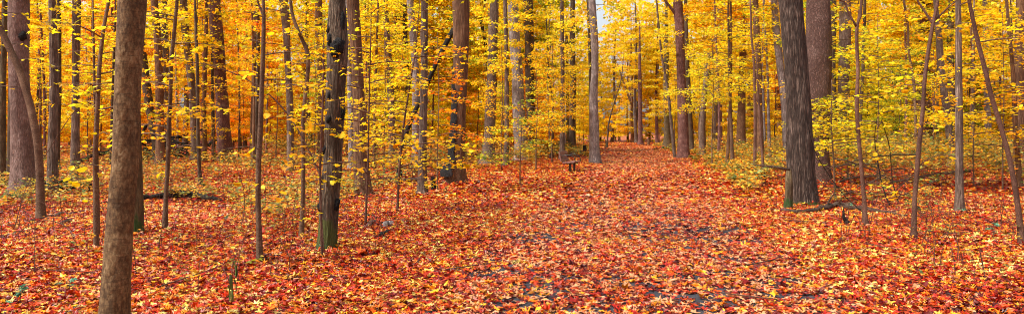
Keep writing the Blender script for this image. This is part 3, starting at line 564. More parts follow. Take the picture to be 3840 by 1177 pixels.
# ---- leafy young maples that fill the picture between the trunks: (x, foot y, height, spread, hue, branches, label)
def maple(x, fy, H, spread, hue, n, label, w=None, lo=.25, lean=0, per=1.0, lod=None):
    d = depth_of(x, fy); ht = FPX / d; w = w or max(5, .045 * ht)
    top = fy - H * ht
    pts = [(x + lean, top, w * .35), (x + lean * .6 + 6, fy - .55 * H * ht, w * .6), (x, fy - .25 * H * ht, w * .85), (x, fy, w * 1.1)]
    pass; lod = lod if lod is not None else (0 if d < 16 else 1 if d < 34 else 2)
    return T('sapling', pts, label, 'reddish' if n % 2 else 'sapling', cat='sapling', group='leafy young maples under the tall trees', H=H, d=d, cr=sap(H * lo, H * .97, int(n * .8), spread, per=per * (1.7 if d < 16 else 1.7 if d < 34 else 2.4), lod=lod, lsize=.108 if d < 20 else .112), hue=hue)
MAP = [
 (150,700,6.5,2.2,'yellow',30,'young yellow maple between the pinkish grey trunk and the rooty trunk'),
 (330,690,7,2.4,'lemon',32,'bright lemon maple behind the crooked young maple'),
 (700,655,7,2.4,'gold',30,'golden maple behind the thin upright pole'),
 (585,700,6.2,2.0,'orange',24,'orange maple showing right beside the stout smooth trunk'),
 (895,660,6.5,2.3,'gold',30,'golden maple between the purple brown trunk and forked young tree'),
 (1035,700,4.6,2.0,'yellow',22,'low yellow maple right of the forked young tree'),
 (1180,690,6.5,2.2,'yellow',28,'yellow maple behind the whip-thin red stem'),
 (1440,680,6.6,2.4,'yellow',34,'wide yellow maple behind the slanting thin maple'),
 (1640,720,5.2,2.0,'orange',22,'orange-leaved maple between the knotted pole and black-stained trunk'),
 (1790,650,6.5,2.4,'orange',26,'orange maple just right of the black-stained trunk'),
 (1880,640,6.6,2.3,'gold',28,'golden maple in front of the slim grey pole'),
 (2010,640,5.5,2.4,'mixed',26,'pale green and yellow maple right of the rough grey trunk'),
 (2070,612,8,3.0,'gold',36,'spreading golden maple left of the bench'),
 (2232,566,10,3.6,'yellow',44,'bright yellow maple left of the path where it vanishes'),
 (2530,560,10,3.6,'yellow',44,'broad yellow maple near the dark bend trunk'),
 (2620,610,9,3.2,'yellow',38,'tall yellow maple right behind the purplish path trunk'),
 (2670,640,7.5,3.2,'lemon',34,'lemon maple spreading over the right edge of the path'),
 (2790,650,7.5,2.8,'gold',32,'golden maple left of the red brown trunk'),
 (2905,640,7,2.4,'orange',26,'orange maple seen just left of the dark shaggy trunk'),
 (3180,680,6,2.6,'lemon',34,'lime maple right of the reddish flaky trunk'),
 (3290,700,6,2.6,'lemon',36,'lime yellow maple with wide level layers behind the tangle of dead branches'),
 (3370,660,7,2.8,'green',34,'greener maple still turning, behind the lime yellow one'),
 (3500,690,6,2.4,'gold',30,'golden maple behind the forked curving young tree'),
 (3650,700,6,2.4,'gold',32,'golden maple between straight ringed pole and leaning dark tree'),
 (3760,720,5.6,2.2,'yellow',28,'yellow maple behind the leaning dark tree'),
 (60,640,7,2.6,'gold',28,'golden maple behind the trunks at the left edge'),
 (455,650,7.5,2.6,'yellow',30,'yellow maple behind the thin straight pole'),
 (800,690,4.4,1.8,'gold',20,'low golden maple in front of the purple brown trunk'),
 (1300,660,7,2.4,'yellow',28,'yellow maple behind the gap beside the burled trunk'),
 (1950,700,3.4,1.5,'green',16,'small greenish maple at the foot of the rough grey trunk'),
]
NEARM = (1440, 1640, 1880, 1950, 2010, 2070, 3180, 3290, 3760, 3650, 2670)
for m in MAP:
    m = list(m)
    if m[0] not in NEARM and m[1] > 600: m[1] = 500 + (m[1] - 500) * .58; m[2] *= 1.2; m[3] *= 1.15
    maple(*m, lo=.42 if 2200 < m[0] < 2700 else .25)

# ---- background trees, copied from a few patterns
def proto(kind, seed):
    g_ = np.random.default_rng(seed)
    if kind == 'tall': H, r, lo, n, sp, per, ls = g_.uniform(19, 23), g_.uniform(.2, .33), .30, 66, 4.6, 1.6, .20
    elif kind == 'pole': H, r, lo, n, sp, per, ls = g_.uniform(13, 17), g_.uniform(.07, .12), .38, 26, 2.3, 2.0, .15
    else: H, r, lo, n, sp, per, ls = g_.uniform(7, 10), g_.uniform(.045, .08), .16, 44, 3.1, 4.2, .13
    root = empty('tree', (0, 0, 0)); hs_ = np.concatenate([[-.3, 0, .2, .5], np.linspace(1, H, 16)])
    xx = .12 * np.sin(hs_ * .35 + seed) + g_.normal(0, .02) * hs_; xx -= xx[1]; yy_ = .12 * np.cos(hs_ * .3 + seed * 2); yy_ -= yy_[1]
    rr = r * (1 - .75 * np.clip(hs_ / H, 0, 1)) * (1 + .4 * np.exp(-np.maximum(hs_, 0) / .3))
    g1 = Geo(); tube(g1, np.stack([xx, yy_, hs_], -1), rr, 12, 0, bark_disp(g_, .05, 7)); 
    link('trunk', g1.mesh('trunk', [BARK[['greybrown', 'dark', 'brown', 'purple', 'grey'][seed % 5]]]), root)
    ax = lambda h: (np.interp(h, hs_, xx), np.interp(h, hs_, yy_))
    g2 = Geo(); crown(g2, g_, ax, H * lo, H * .98, n, sp, ls, 2, per, .3, shape=(lambda u: .55 + .45 * math.sin(math.pi * (u * .8 + .12))) if kind == 'tall' else (lambda u: 1 - .6 * u))
    link('crown', g2.mesh('crown', [LEAF, BARK['dark']]), root)
    return root
protos = {k: [proto(k, s) for s in ss] for k, ss in (('tall', (11, 12, 13, 15)), ('pole', (21, 22, 23, 24)), ('young', (31, 32, 33, 35)))}
spots = []
gr = np.random.default_rng(5)
def try_spot(px, d, kind, hue, mind):
    x = photo_x(px, d)
    if abs(x - path_x(d)) < (4.2 if kind != 'tall' else 5.0) and d < 122: return
    if 60 < d < 116 and abs(x - path_x(d)) < (7.0 if kind == 'tall' else 6.2): return
    if any(d < kd and abs(px - kx) < kw + {'pole': 12, 'young': 2.0 * FPX / d, 'tall': 30}[kind] for kx, kw, kd in KEEP): return
    for (x2, d2, *_ ) in spots:
        if math.hypot(x - x2, d - d2) < mind: return
    spots.append((x, d, kind, hue, px))
for i in range(60): try_spot(gr.uniform(-150, 3990), gr.uniform(56, 120), 'tall', None, 3.0)
for i in range(120): try_spot(gr.uniform(-120, 3960), gr.uniform(36, 100), 'pole', None, 1.3)
for i in range(150): try_spot(gr.uniform(-150, 3990), 52 + 66 * gr.uniform(0, 1), 'young', None, 1.8)
for px in range(2230, 2640, 34): try_spot(px + gr.uniform(-10, 10), gr.uniform(119, 140), 'young' if px % 3 else 'tall', None, 1.0)
LM.sort()
ORD = 'first second third fourth fifth sixth seventh eighth ninth tenth eleventh twelfth thirteenth fourteenth fifteenth sixteenth seventeenth eighteenth nineteenth twentieth'.split()
look = dict(tall='tall background tree', pole='slim background tree', young='leafy background maple')
spots.sort(key=lambda s: s[4]); count = {}; first = set()
for (x, d, kind, hue, px) in spots:
    ref = protos[kind][gr.integers(0, 4)]
    o = ref if id(ref) not in first else dup(ref, (0, 0, 0), 0, 1)
    first.add(id(ref))
    s = gr.uniform(.85, 1.12)
    o.location = (x, d, float(gz(x, d))); o.rotation_euler = (0, 0, gr.uniform(0, 6.28)); o.scale = (s, s, s * gr.uniform(.95, 1.1))
    i = sum(1 for l in LM if l[0] < px)
    a = LM[i - 1][1] if i > 0 else None; b = LM[i][1] if i < len(LM) else None
    where = f'between {a} and {b}' if a and b else (f'left of {b}' if b else f'right of {a}')
    k = (kind, i); count[k] = count.get(k, 0) + 1
    dist = 'very distant' if d > 85 else 'far' if d > 55 else 'near'
    lab = f"{look[kind]} {where}, {ORD[min(count[k], 20) - 1]} such from left"
    tag(o, lab, 'tree', {'tall': 'tall trees in the background', 'pole': 'slim trees in the background', 'young': 'leafy maples in the background'}[kind])
    h = gr.choice(['yellow', 'gold', 'lemon', 'orange', 'yellow', 'gold', 'mixed', 'green'])
    if 2150 < px < 2700: h = gr.choice(['yellow', 'yellow', 'yellow', 'lemon', 'gold'])
    if px > 3050: h = gr.choice(['yellow', 'lemon', 'mixed', 'gold', 'green'] if d < 70 else ['yellow', 'lemon', 'gold'])
    if px < 1000: h = gr.choice(['yellow', 'gold', 'gold', 'orange', 'orange'])
    for c in o.children:
        if c.name.startswith('crown'): c.color = (*HUES[h], 0, 1)

# far wood beyond the last separate trees: one mass
g = Geo(); N = 170000
ang = gr.uniform(-.85, .85, N); dd = gr.uniform(128, 165, N); hh = gr.beta(1.1, 1.2, N) * 34
cl = vnoise(ang * 60, hh * .35, 1.0, 9); op = np.exp(-((ang - .15) / .075) ** 2); k = (cl > .18 + .15 * op) & (gr.uniform(0, 1, N) > np.where(hh < 8, .86, .40) * op); ang, dd, hh = ang[k], dd[k], hh[k]
leaf_block(g, np.stack([np.tan(ang) * dd, dd, hh + .2], -1), gr.uniform(.6, 1.15, len(ang)), .8, QUAD, 0, .3)
for i in range(160):
    a = gr.uniform(-.8, .8); d = gr.uniform(126, 160); x = math.tan(a) * d
    if abs(x - path_x(d)) < 3: continue
    tube(g, np.array([(x, d, -.2), (x + gr.normal(0, .3), d, 9), (x + gr.normal(0, .8), d, 20)]), [gr.uniform(.12, .35), .15, .08], 5, 1)
fw = tag(link('far_woods', g.mesh('far_woods', [LEAF, BARK['dark']])), 'hazy golden mass of woodland closing the view', 'woods', kind='stuff'); fw.color = (.50, .36, 0, 1)

# ------------------------------------------------------------------ undergrowth
g = Geo()
def seedlings(N, xr, dr, hr, lf, lod, size, gg=gr):
    for i in range(N):
        d = math.sqrt(gg.uniform(dr[0] ** 2, dr[1] ** 2)); px = gg.uniform(*xr); x = photo_x(px, d)
        if abs(x - path_x(d)) < 3.4: continue
        if 2880 < px < 3120 and d < 29: continue
        if 2500 < px < 2880 and gg.uniform() < .2: continue
        if (340 < px < 880 and 11 < d < 21) or (px < 460 and 10 < d < 18) or (2870 < px < 3420 and d < 18.5): continue
        if px > 2040 and px < 2300 and d < 50: continue
        if px < 2040 and d < 42 and px > 1250 + (d - 16) * 30: continue
        h_cap = .35 + .22 * max(0, abs(x - path_x(d)) - 3.4)
        if vnoise(np.array([x + 100]), np.array([d]), .35, 5)[0] < .38: continue
        h = min(gg.uniform(*hr), h_cap); z = float(gz(x, d)); lx, ly = gg.normal(0, .12 * h, 2)
        tube(g, np.array([(x, d, z - .02), (x + lx * .4, d + ly * .4, z + h * .5), (x + lx, d + ly, z + h)]), [.004, .003, .0015], 3, 1, cap=False)
        n = gg.integers(*lf); nt = 1 + int(h * 3.2); t = 1.02 - gg.integers(0, nt, n) * (.6 / nt); a = gg.uniform(0, 6.28, n); r = np.sqrt(gg.uniform(.01, 1, n)) * (.07 + .42 * h) * (1.35 - t * .6)
        P = np.stack([x + lx * t + np.cos(a) * r, d + ly * t + np.sin(a) * r, z + h * np.minimum(t, 1) + gg.normal(0, .02 + .02 * h, n) - r * .15], -1)
        leaf_block(g, P, size * gg.lognormal(0, .25, n), .3, (STAR, MID, QUAD)[lod], 0, .2, gg)
seedlings(420, (-50, 1500), (8, 20), (.12, .45), (3, 8), 0, .075)
seedlings(1000, (-50, 1500), (14, 27), (.2, .7), (6, 16), 1, .09)
seedlings(1500, (-50, 2080), (26, 55), (.25, 1.2), (8, 28), 1, .11)
seedlings(160, (2950, 3900), (9, 17), (.12, .4), (3, 7), 0, .075)
seedlings(500, (2640, 3900), (13, 21), (.2, .6), (6, 14), 1, .09)
seedlings(2300, (2640, 3900), (21, 52), (.3, 1.9), (12, 40), 1, .115)
seedlings(260, (1960, 2240), (44, 75), (.6, 1.6), (24, 60), 1, .15)
seedlings(900, (1000, 2250), (40, 100), (.5, 2.0), (20, 50), 2, .17)
seedlings(900, (2450, 3100), (45, 110), (.5, 2.2), (20, 50), 2, .18)
tag(link('undergrowth', g.mesh('undergrowth', [GREENLEAF, BARK['reddish']])), 'knee high yellow green seedlings scattered over the forest floor', 'undergrowth', kind='stuff')
# bare twigs standing in the leaves
g = Geo()
for i in range(750):
    d = gr.uniform(9, 42); px = gr.choice([gr.uniform(0, 1750), gr.uniform(2850, 3840)]); x = photo_x(px, d)
    if abs(x - path_x(d)) < 3.6: continue
    h = gr.uniform(.3, 1.5); z = float(gz(x, d)); l = gr.normal(0, .22, 2) * h
    q = np.linspace(0, 1, 5); P = np.stack([x + l[0] * q ** 1.5, d + l[1] * q ** 1.5, z - .03 + h * q - .12*h*q*q], -1)
    tube(g, P, np.linspace(.006, .002, 5), 3, 0, cap=False)
    for b in range(gr.integers(0, 4)):
        t = gr.uniform(.4, .9); p = np.array([np.interp(t, q, P[:, c]) for c in range(3)]); dr = gr.normal(0, .3 * h, 3); dr[2] = abs(dr[2])
        tube(g, np.array([p, p + dr * .5, p + dr]), [.003, .002, .0012], 3, 0, cap=False)
for i in range(420):
    d = math.sqrt(gr.uniform(60, 1300)); px = gr.choice([gr.uniform(0, 1900), gr.uniform(2500, 3840), gr.uniform(0, 3840)]); x = photo_x(px, d); z = float(gz(x, d))
    L = gr.uniform(.15, 1.1); a = gr.uniform(0, 6.28); q = np.linspace(-.5, .5, 5); b = gr.normal(0, .12) * L; r = gr.uniform(.003, .012)
    P = np.stack([x + math.cos(a) * L * q - math.sin(a) * b * q * q, d + math.sin(a) * L * q + math.cos(a) * b * q * q, z + .06 + .0 * q + gr.uniform(0, .1) * L * (q + .5)], -1)
    tube(g, P, np.linspace(r, r * .4, 5), 4, 0, cap=False)
tag(link('bare_twigs', g.mesh('bare_twigs', [BARK['reddish']])), 'bare brown twigs and stalks poking out of the leaf litter', 'twigs', kind='stuff')

# ------------------------------------------------------------------ logs, dead branches and small things
def ground_pts(L, lift=0):
    out = []
    for (px, py, w, *h) in L:
        d = depth_of(px, py); x = photo_x(px, d); out.append((x, d, float(gz(x, d)) + (h[0] if h else 0) + lift, w * d / FPX / 2))
    return np.array(out)
def branch_thing(name, L, label, cat, bk='deadwood', side=(), seg=10, n=30, rough=.2, group=None):
    """L: foot points in the photo (x, y, width, height above ground)"""
    A = ground_pts(L); o = A[:, :3].mean(0); o[2] = float(gz(o[0], o[1])); q = np.linspace(0, 1, len(A)); t = np.linspace(0, 1, n)
    P = np.stack([np.interp(t, q, A[:, c]) for c in range(3)], -1); P[:, 2] += np.interp(t, q, A[:, 3]) * .95
    gg = np.random.default_rng(len(label)); P[1:-1] += gg.normal(0, .25, (n - 2, 3)) * np.interp(t, q, A[:, 3])[1:-1, None]
    root = empty(name, o); tag(root, label, cat, group)
    g1 = Geo(); tube(g1, P - o, np.interp(t, q, A[:, 3]) * (1 + gg.normal(0, rough, n)), seg, 0, lambda th, z, tt: .1 * np.sin(3 * th + tt * 20) + .07 * np.sin(5 * th - tt * 33))
    link('stem', g1.mesh('stem', [BARK[bk]]), root)
    for s in side:      # (t, dx, dy, dz, r)
        p = np.array([np.interp(s[0], t, P[:, c]) for c in range(3)]) - o; dv = np.array(s[1:4]); side_ = np.cross(dv, (0, 1, 0)) * .12
        g3 = Geo(); tube(g3, np.array([p, p + dv * .35 + side_, p + dv * .7 + side_ * .6, p + dv]), [s[4], s[4] * .8, s[4] * .55, s[4] * .25], 6, 0)
        link('side_branch', g3.mesh('side_branch', [BARK[bk]]), root)
    return root
branch_thing('fallen_log', [(2890,792,12,.0),(2990,804,16,.01),(3060,800,15,.02),(3140,784,21,.07),(3250,799,17,.04),(3400,818,10,.02)], 'long dark fallen log lying in front of the shaggy trunk', 'log', 'deadwood', side=[(.5,.15,-.05,.35,.03),(.62,-.1,-.35,.2,.03)], rough=.16)
branch_thing('stump', [(3170,835,14),(3178,845,16)], 'small black snag stub leaning on the long fallen log', 'stump', 'rotten', side=[(.5,-.05,0,.3,.04)])
branch_thing('fallen_branch', [(3330,700,8,.1),(3500,692,10,.3),(3640,690,12,.4)], 'grey dead branch propped behind the forked curving young tree', 'branch', 'deadwood')
branch_thing('fallen_log', [(3640,612,20,.25),(3720,606,26,.3),(3830,602,24,.3)], 'black log lying across the leaves near the right edge', 'log', 'rotten', side=[(.2,-.3,0,.5,.03),(.5,.2,0,.5,.02)])
branch_thing('fallen_log', [(510,754,18,.02),(600,750,22,.02),(660,747,32,.06),(740,750,28,.04),(840,760,12,.01)], 'black rotten log with upturned splinters right of the stout smooth trunk', 'log', 'rotten', side=[(.55,.25,0,.28,.035),(.6,.4,0,.2,.03),(.45,-.2,.1,.22,.025)], rough=.2)
branch_thing('fallen_log', [(380,770,12),(450,762,14),(520,752,12)], 'short dark log end showing left of the stout smooth trunk', 'log', 'rotten')
branch_thing('fallen_branch', [(-20,872,11,.0),(100,842,13,.01),(220,815,15,.02),(330,800,14,.01),(420,790,11,.01)], 'long weathered branch lying left of the crooked young maple', 'branch', 'deadwood')
branch_thing('fallen_branch', [(-10,905,16),(60,885,16),(150,868,14),(260,838,14),(400,812,10)], 'second weathered branch lying parallel in front of the long one', 'branch', 'deadwood')
branch_thing('fallen_branch', [(220,948,8),(320,935,9),(440,928,8)], 'short stick beside the foot of the crooked young maple', 'branch', 'rotten')
branch_thing('fallen_branch', [(1240,695,7),(1330,688,8),(1400,692,5)], 'thin branch lying behind the burled trunk', 'branch', 'rotten')
branch_thing('fallen_log', [(1450,688,10,.05),(1520,684,14,.05),(1600,682,12,.05)], 'mossy low log behind the knotted pole', 'log', 'deadwood')
branch_thing('fallen_branch', [(1000,820,6),(1120,805,8),(1210,790,6)], 'dark stick on the leaves left of the burled trunk', 'branch', 'rotten')
branch_thing('fallen_branch', [(2800,720,5),(2860,700,6),(2900,690,6)], 'small dark stick at the path edge before the shaggy trunk', 'branch', 'rotten')
# curled pieces on the path
branch_thing('twig', [(2570,716,3),(2578,700,4,.06),(2590,694,3,.12)], 'curled dark twig on the path, left of its twin', 'twig', 'rotten', n=8)
branch_thing('twig', [(2628,710,3),(2642,702,4,.02),(2645,694,3,.12)], 'curled dark twig on the path, right of its twin', 'twig', 'rotten', n=8)
branch_thing('twig', [(2645,797,3),(2700,800,4),(2740,806,3)], 'straight dark twig lying on the right half of the path', 'twig', 'rotten', n=8)
# log chunk, curled bark and pale bark below the burled trunk
branch_thing('log_chunk', [(1430,893,19),(1441,886,20),(1453,878,17)], 'short broken log chunk with a black hollow end on red leaves', 'log', 'rotten', n=8, seg=16)
branch_thing('bark_piece', [(1370,862,14),(1392,848,18),(1408,836,12)], 'reddish bark piece left of the broken log chunk', 'bark', 'purple', n=8)
branch_thing('bark_piece', [(1440,858,14),(1455,848,22,.02),(1472,852,14)], 'grey curled bark piece right behind the log chunk', 'bark', 'grey', n=8)
# brush piles
def brush(name, px, py, W, Hh, n, label, bk='rotten', d=None, rr=(.012, .05)):
    d = d or depth_of(px, py); x = photo_x(px, d); z = float(gz(x, d)); gg = np.random.default_rng(px)
    root = empty(name, (x, d, z)); tag(root, label, 'brush pile' if 'pile' in name else 'roots')
    for i in range(n):
        a = gg.uniform(0, 6.28); L = W * gg.uniform(.4, 1.0); c = np.array([gg.normal(0, W * .22), gg.normal(0, W * .15), Hh * gg.uniform(.05, .7)])
        dv = np.array([math.cos(a), math.sin(a) * .5, gg.normal(0, .22)]) * L * .5; r = gg.uniform(*rr)
        t = np.linspace(-1, 1, 7)[:, None]; P = c + dv * t + np.array([0, 0, .1 * L]) * (1 - t ** 2) * gg.uniform(-.5, 1); P[:, 2] = np.maximum(P[:, 2], .0)
        g1 = Geo(); tube(g1, P + gg.normal(0, .012, P.shape), np.linspace(r, r * .35, 7), 6, 0)
        link('stick', g1.mesh('stick', [BARK[bk]]), root)
brush('brush_pile', 590, 596, 6.5, 1.6, 46, 'dark pile of dead branches behind the stout smooth trunk', rr=(.03, .11))
brush('root_tangle', 240, 722, 1.3, .55, 34, 'dark rooty tangle of sticks at the foot of the brown trunk', rr=(.015, .05))
brush('brush_pile', 470, 555, 5, 1.0, 16, 'thin heap of sticks far back left of the stout smooth trunk', bk='deadwood', rr=(.03, .07))
brush('brush_pile', 3230, 735, 3.6, 1.3, 24, 'tangle of dead branches right of the reddish flaky trunk', bk='deadwood', rr=(.01, .03))
brush('brush_pile', 2140, 592, 2.4, .6, 16, 'low heap of dead sticks behind the bench', bk='deadwood', rr=(.02, .05))
brush('brush_pile', 2466, 562, 1.0, .3, 10, 'dark sticks heaped at the right edge of the far path', rr=(.02, .05))
brush('brush_pile', 1570, 660, 2.6, .7, 14, 'low scatter of sticks behind the knotted pole foot', bk='deadwood', rr=(.015, .04))

# snag post beside the shaggy trunk with its stick
def snag(pts, label, d, bk, cat='stump', name='snag'):
    A = np.array(pts, float); bx = photo_x(A[-1, 0], d); bz = float(gz(bx, d))
    X = photo_x(A[:, 0], d) - bx; Z = CAM_H - (A[:, 1] - HY) / FPX * d - bz; Z[-1] = -.1; o = np.argsort(Z)
    root = empty(name, (bx, d, bz)); tag(root, label, cat)
    t = np.linspace(0, 1, 14); q = np.linspace(0, 1, len(A)); g1 = Geo()
    tube(g1, np.stack([np.interp(t, q, X[o]), 0 * t, np.interp(t, q, Z[o])], -1), np.interp(t, q, A[o, 2] * d / FPX / 2), 14, 0, lambda th, z, tt: .12 * np.sin(3 * th + z * 6) + .25 * (tt > .9) * np.sin(2 * th), ref=np.array([1., 0, 0]))
    link('stem', g1.mesh('stem', [BARK[bk]]), root); return root
snag([(2961,634,18),(2959,660,24),(2957,720,28),(2955,772,34)], 'broken mossy snag post pressed against the left of the shaggy trunk', 17.9, 'mossy')
snag([(2432,519,9),(2432,530,10),(2432,542,12)], 'small red brown stump beyond the end of the path', 112, 'brown')
snag([(2193,545,12),(2193,560,14),(2194,580,16)], 'dark broken stump just left of the pale path-side trunk', 60, 'rotten')
snag([(1622,660,14),(1624,680,18),(1626,712,22)], 'dark pointed stump between the knotted pole and black-stained trunk', 23.5, 'rotten')
st = empty('dead_stick', (photo_x(2895, 17.6), 17.6, 0)); tag(st, 'pale dead stick held level by the mossy snag post', 'branch')
g1 = Geo(); P = np.array([(photo_x(a, 17.6) - photo_x(2895, 17.6), 0, photo_z(b, 17.6)) for a, b in ((2822, 616), (2860, 621), (2910, 627), (2962, 636))])
tube(g1, P, [.012, .02, .025, .03], 8, 0); link('stem', g1.mesh('stem', [BARK['deadwood']]), st)

# arching bent sapling from upper left down to the burled trunk, other thin arching stems
def arch(name, pts, d, label, bk='reddish', leaves=0, hue='gold'):
    A = np.array(pts, float); bx = photo_x(A[-1, 0], d); bz = float(gz(bx, d)); n = len(A) * 4
    q = np.linspace(0, 1, len(A)); t = np.linspace(0, 1, n)
    X = np.interp(t, q, photo_x(A[:, 0], d)) - bx; Z = np.interp(t, q, CAM_H - (A[:, 1] - HY) / FPX * d) - bz
    for _ in range(3): X[1:-1] = (X[:-2] + X[2:]) / 2; Z[1:-1] = (Z[:-2] + Z[2:]) / 2
    Z = np.maximum(Z, -.03)
    root = empty(name, (bx, d, bz)); tag(root, label, 'sapling')
    g1 = Geo(); P = np.stack([X, .5 * np.sin(t * 2.5), Z], -1); tube(g1, P, np.interp(t, q, A[:, 2]) * .55 * d / FPX / 2, 8, 0); link('stem', g1.mesh('stem', [BARK[bk]]), root)
    if leaves:
        gg = np.random.default_rng(leaves); g2 = Geo(); tt = gg.uniform(0, .6, leaves); P2 = np.stack([np.interp(tt, t, P[:, c]) for c in range(3)], -1) + gg.normal(0, .14, (leaves, 3))
        leaf_block(g2, P2, gg.uniform(.07, .11, leaves), .4, STAR, 0, .25, gg); c = link('leaves', g2.mesh('leaves', [LEAF]), root); c.color = (*HUES[hue], 0, 1)
arch('bent_sapling', [(560,232,3),(640,222,4),(723,228,6),(852,266,7),(966,334,9),(1042,418,10),(1095,501,11),(1156,620,11),(1215,760,12),(1250,905,13)], 12.2, 'long thin bare sapling arching over from the burled trunk to the left', leaves=40)
arch('bent_sapling', [(30,700,3),(120,560,4),(190,455,5),(260,385,5),(340,352,5),(420,380,4)][::-1] + [(20,760,5),(12,860,6)], 13.0, 'thin bare stem arching upward at the left before the pinkish grey trunk', leaves=0)
arch('bent_sapling', [(300,960,4),(265,930,5),(220,890,6),(180,862,6),(110,835,5),(40,845,5),(5,900,6)], 11.4, 'low arching twig over the ground at the left edge')
arch('bent_sapling', [(3030,470,4),(3070,560,5),(3130,640,6),(3200,740,7),(3260,800,8)], 16.0, 'dead thin stem slanting from the reddish flaky trunk into the tangle', bk='rotten')
arch('bent_sapling', [(3290,440,4),(3300,520,6),(3330,600,8),(3345,700,9),(3362,775,10)], 17.5, 'crooked dead stem standing between the lime maples', bk='rotten')
arch('bent_sapling', [(3305,450,4),(3360,540,6),(3380,600,6),(3385,690,7),(3392,760,8)], 18.2, 'bowed dead stem right of the crooked dead one', bk='rotten')
arch('bent_sapling', [(1222,500,4),(1190,560,4),(1165,640,4),(1170,800,5),(1195,960,7)], 10.6, 'wispy curved stem in front of the burled trunk', leaves=14)
arch('bent_sapling', [(875,600,3),(885,700,4),(880,800,5),(876,868,6)], 13.8, 'small upright bare whip between purple brown trunk and forked young tree', leaves=10)

# withered hanging plant in the very front
def leaf_blade(g, base, L, W, az, col=0, hang=1.0, gg=gr):
    n = 7; t = np.linspace(0, 1, n); w = W * np.sin(math.pi * np.clip(t * .93 + .05, 0, 1)) ** .8; c, s = math.cos(az), math.sin(az)
    cx = base[0] + c * L * .12 * np.sin(t * 2.5); cy = base[1] + s * L * .12 * np.sin(t * 2.5); cz = base[2] - L * t * hang
    V = []
    for k in range(n): V += [(cx[k] - s * w[k] / 2, cy[k] + c * w[k] / 2, cz[k] + .02*math.sin(k)), (cx[k] + .012 * c, cy[k] + .012 * s, cz[k]), (cx[k] + s * w[k] / 2, cy[k] - c * w[k] / 2, cz[k] - .02*math.sin(k*1.7))]
    F = [(3 * k + j, 3 * k + j + 1, 3 * k + j + 4, 3 * k + j + 3) for k in range(n - 1) for j in (0, 1)]
    g.add(np.array(V), np.array(F), 0, np.full((len(V), 3), gg.uniform(.2, .8), np.float32))
DG = leaf_material('withered_green_leaves', [(0, (0.035, 0.06, 0.012)), (.6, (0.10, 0.14, 0.03)), (1, (0.16, 0.09, 0.04))], trans=.25, objcol=False, hue=.4, spread=.8)
d = 7.9; x = photo_x(868, d); root = empty('withered_plant', (x, d, float(gz(x, d)))); tag(root, 'withered plant with hanging dark green leaves on a bent stalk', 'plant')
g1 = Geo(); tube(g1, np.array([(0, 0, -.05), (.01, 0, .2), (.0, .01, .42), (.04, .01, .56), (.09, .0, .66)]), [.008, .007, .006, .004, .002], 6); link('stem', g1.mesh('stem', [BARK['reddish']]), root)
for (bx_, bz_, L, W, az) in ((.03, .5, .16, .038, .5), (.05, .45, .13, .03, .9), (-.01, .36, .17, .04, -.6), (.035, .3, .14, .03, .4), (-.03, .24, .2, .035, 1.0), (.01, .2, .15, .028, -.8)):
    g2 = Geo(); leaf_blade(g2, (bx_, -.02, bz_), L, W, az); link('leaf', g2.mesh('leaf', [DG]), root)

# small green-leaved seedlings
def seedling(px, py, h, n, size, label, hue, wr=.14):
    d = depth_of(px, py); x = photo_x(px, d); z = float(gz(x, d)); gg = np.random.default_rng(int(px)); root = empty('seedling', (x, d, z)); tag(root, label, 'seedling')
    g1 = Geo(); tube(g1, np.array([(0, 0, -.03), (.02, 0, h * .5), (0, .01, h)]), [.006, .005, .003], 5); link('stem', g1.mesh('stem', [BARK['reddish']]), root)
    g2 = Geo(); t = gg.uniform(.4, 1.05, n); a = gg.uniform(0, 6.28, n); r = gg.uniform(.03, wr, n)
    leaf_block(g2, np.stack([np.cos(a) * r, np.sin(a) * r - .02, h * t], -1), size * gg.uniform(.8, 1.2, n), .35, STAR, 0, .15, gg)
    c = link('leaves', g2.mesh('leaves', [LEAF if hue >= .12 else SG]), root); c.color = (hue, .15, 0, 1)
SG = leaf_material('blue_green_leaves', [(0, (0.05, 0.16, 0.10)), (1, (0.12, 0.30, 0.16))], trans=.35, objcol=False, hue=.5, spread=1)
for s in [(1215,948,.16,8,.10,'blue green seedling against the foot of the burled trunk',0),(1170,960,.25,6,.09,'blue green seedling left of the burled trunk foot',0),
          (1395,850,.3,5,.09,'two-leaved green seedling left of the log chunk',0),(3720,905,.32,8,.12,'green seedling standing on red leaves before the leaning dark tree',0),
          (3610,812,.2,5,.12,'green seedling at the foot of the straight ringed pole',0),(3190,800,.3,7,.11,'green sprig growing over the long fallen log',.1),
          (3165,690,.4,10,.11,'dark green sprig right of the reddish flaky trunk',.1),(70,1150,.22,9,.11,'green seedling in the front corner at the left',0),
          (255,1110,.2,6,.09,'pale green seedling left of the stout smooth trunk foot',.1),(940,1000,.12,4,.15,'pale green maple seedling beside the forked young tree foot',.3),
          (3450,830,.35,8,.1,'green sprig behind the forked curving young tree',.1),(2895,640,.4,14,.11,'green leafy sprig left of the horizontal stick',.25),
          (150,800,.9,14,.10,'pale yellow sprig at the foot of the thin leaning tree',.38),(2600,640,.5,16,.12,'green sprig at the right edge of the path',.2)]: seedling(*s)

# small red-leaved and bare whips seen singly in front
for i, (px, py, h, lab) in enumerate([(590,790,1.1,'bare whip right of the black rotten log'),(855,1130,.5,'short bare twig beside the withered plant'),(1010,800,1.0,'thin bare whip left of the kinked young tree'),
        (2790,720,1.1,'thin whip at the right verge near the dead stick'),(3300,860,.8,'bare twig below the crooked dead stem')]):
    d = depth_of(px, py); x = photo_x(px, d); root = empty('whip', (x, d, float(gz(x, d)))); tag(root, lab, 'twig')
    g1 = Geo(); q = np.linspace(0, 1, 8); tube(g1, np.stack([.06 * np.sin(q * 4 + i), .03 * q, h * q - .03], -1), np.linspace(.007, .002, 8), 6); link('stem', g1.mesh('stem', [BARK['reddish']]), root)

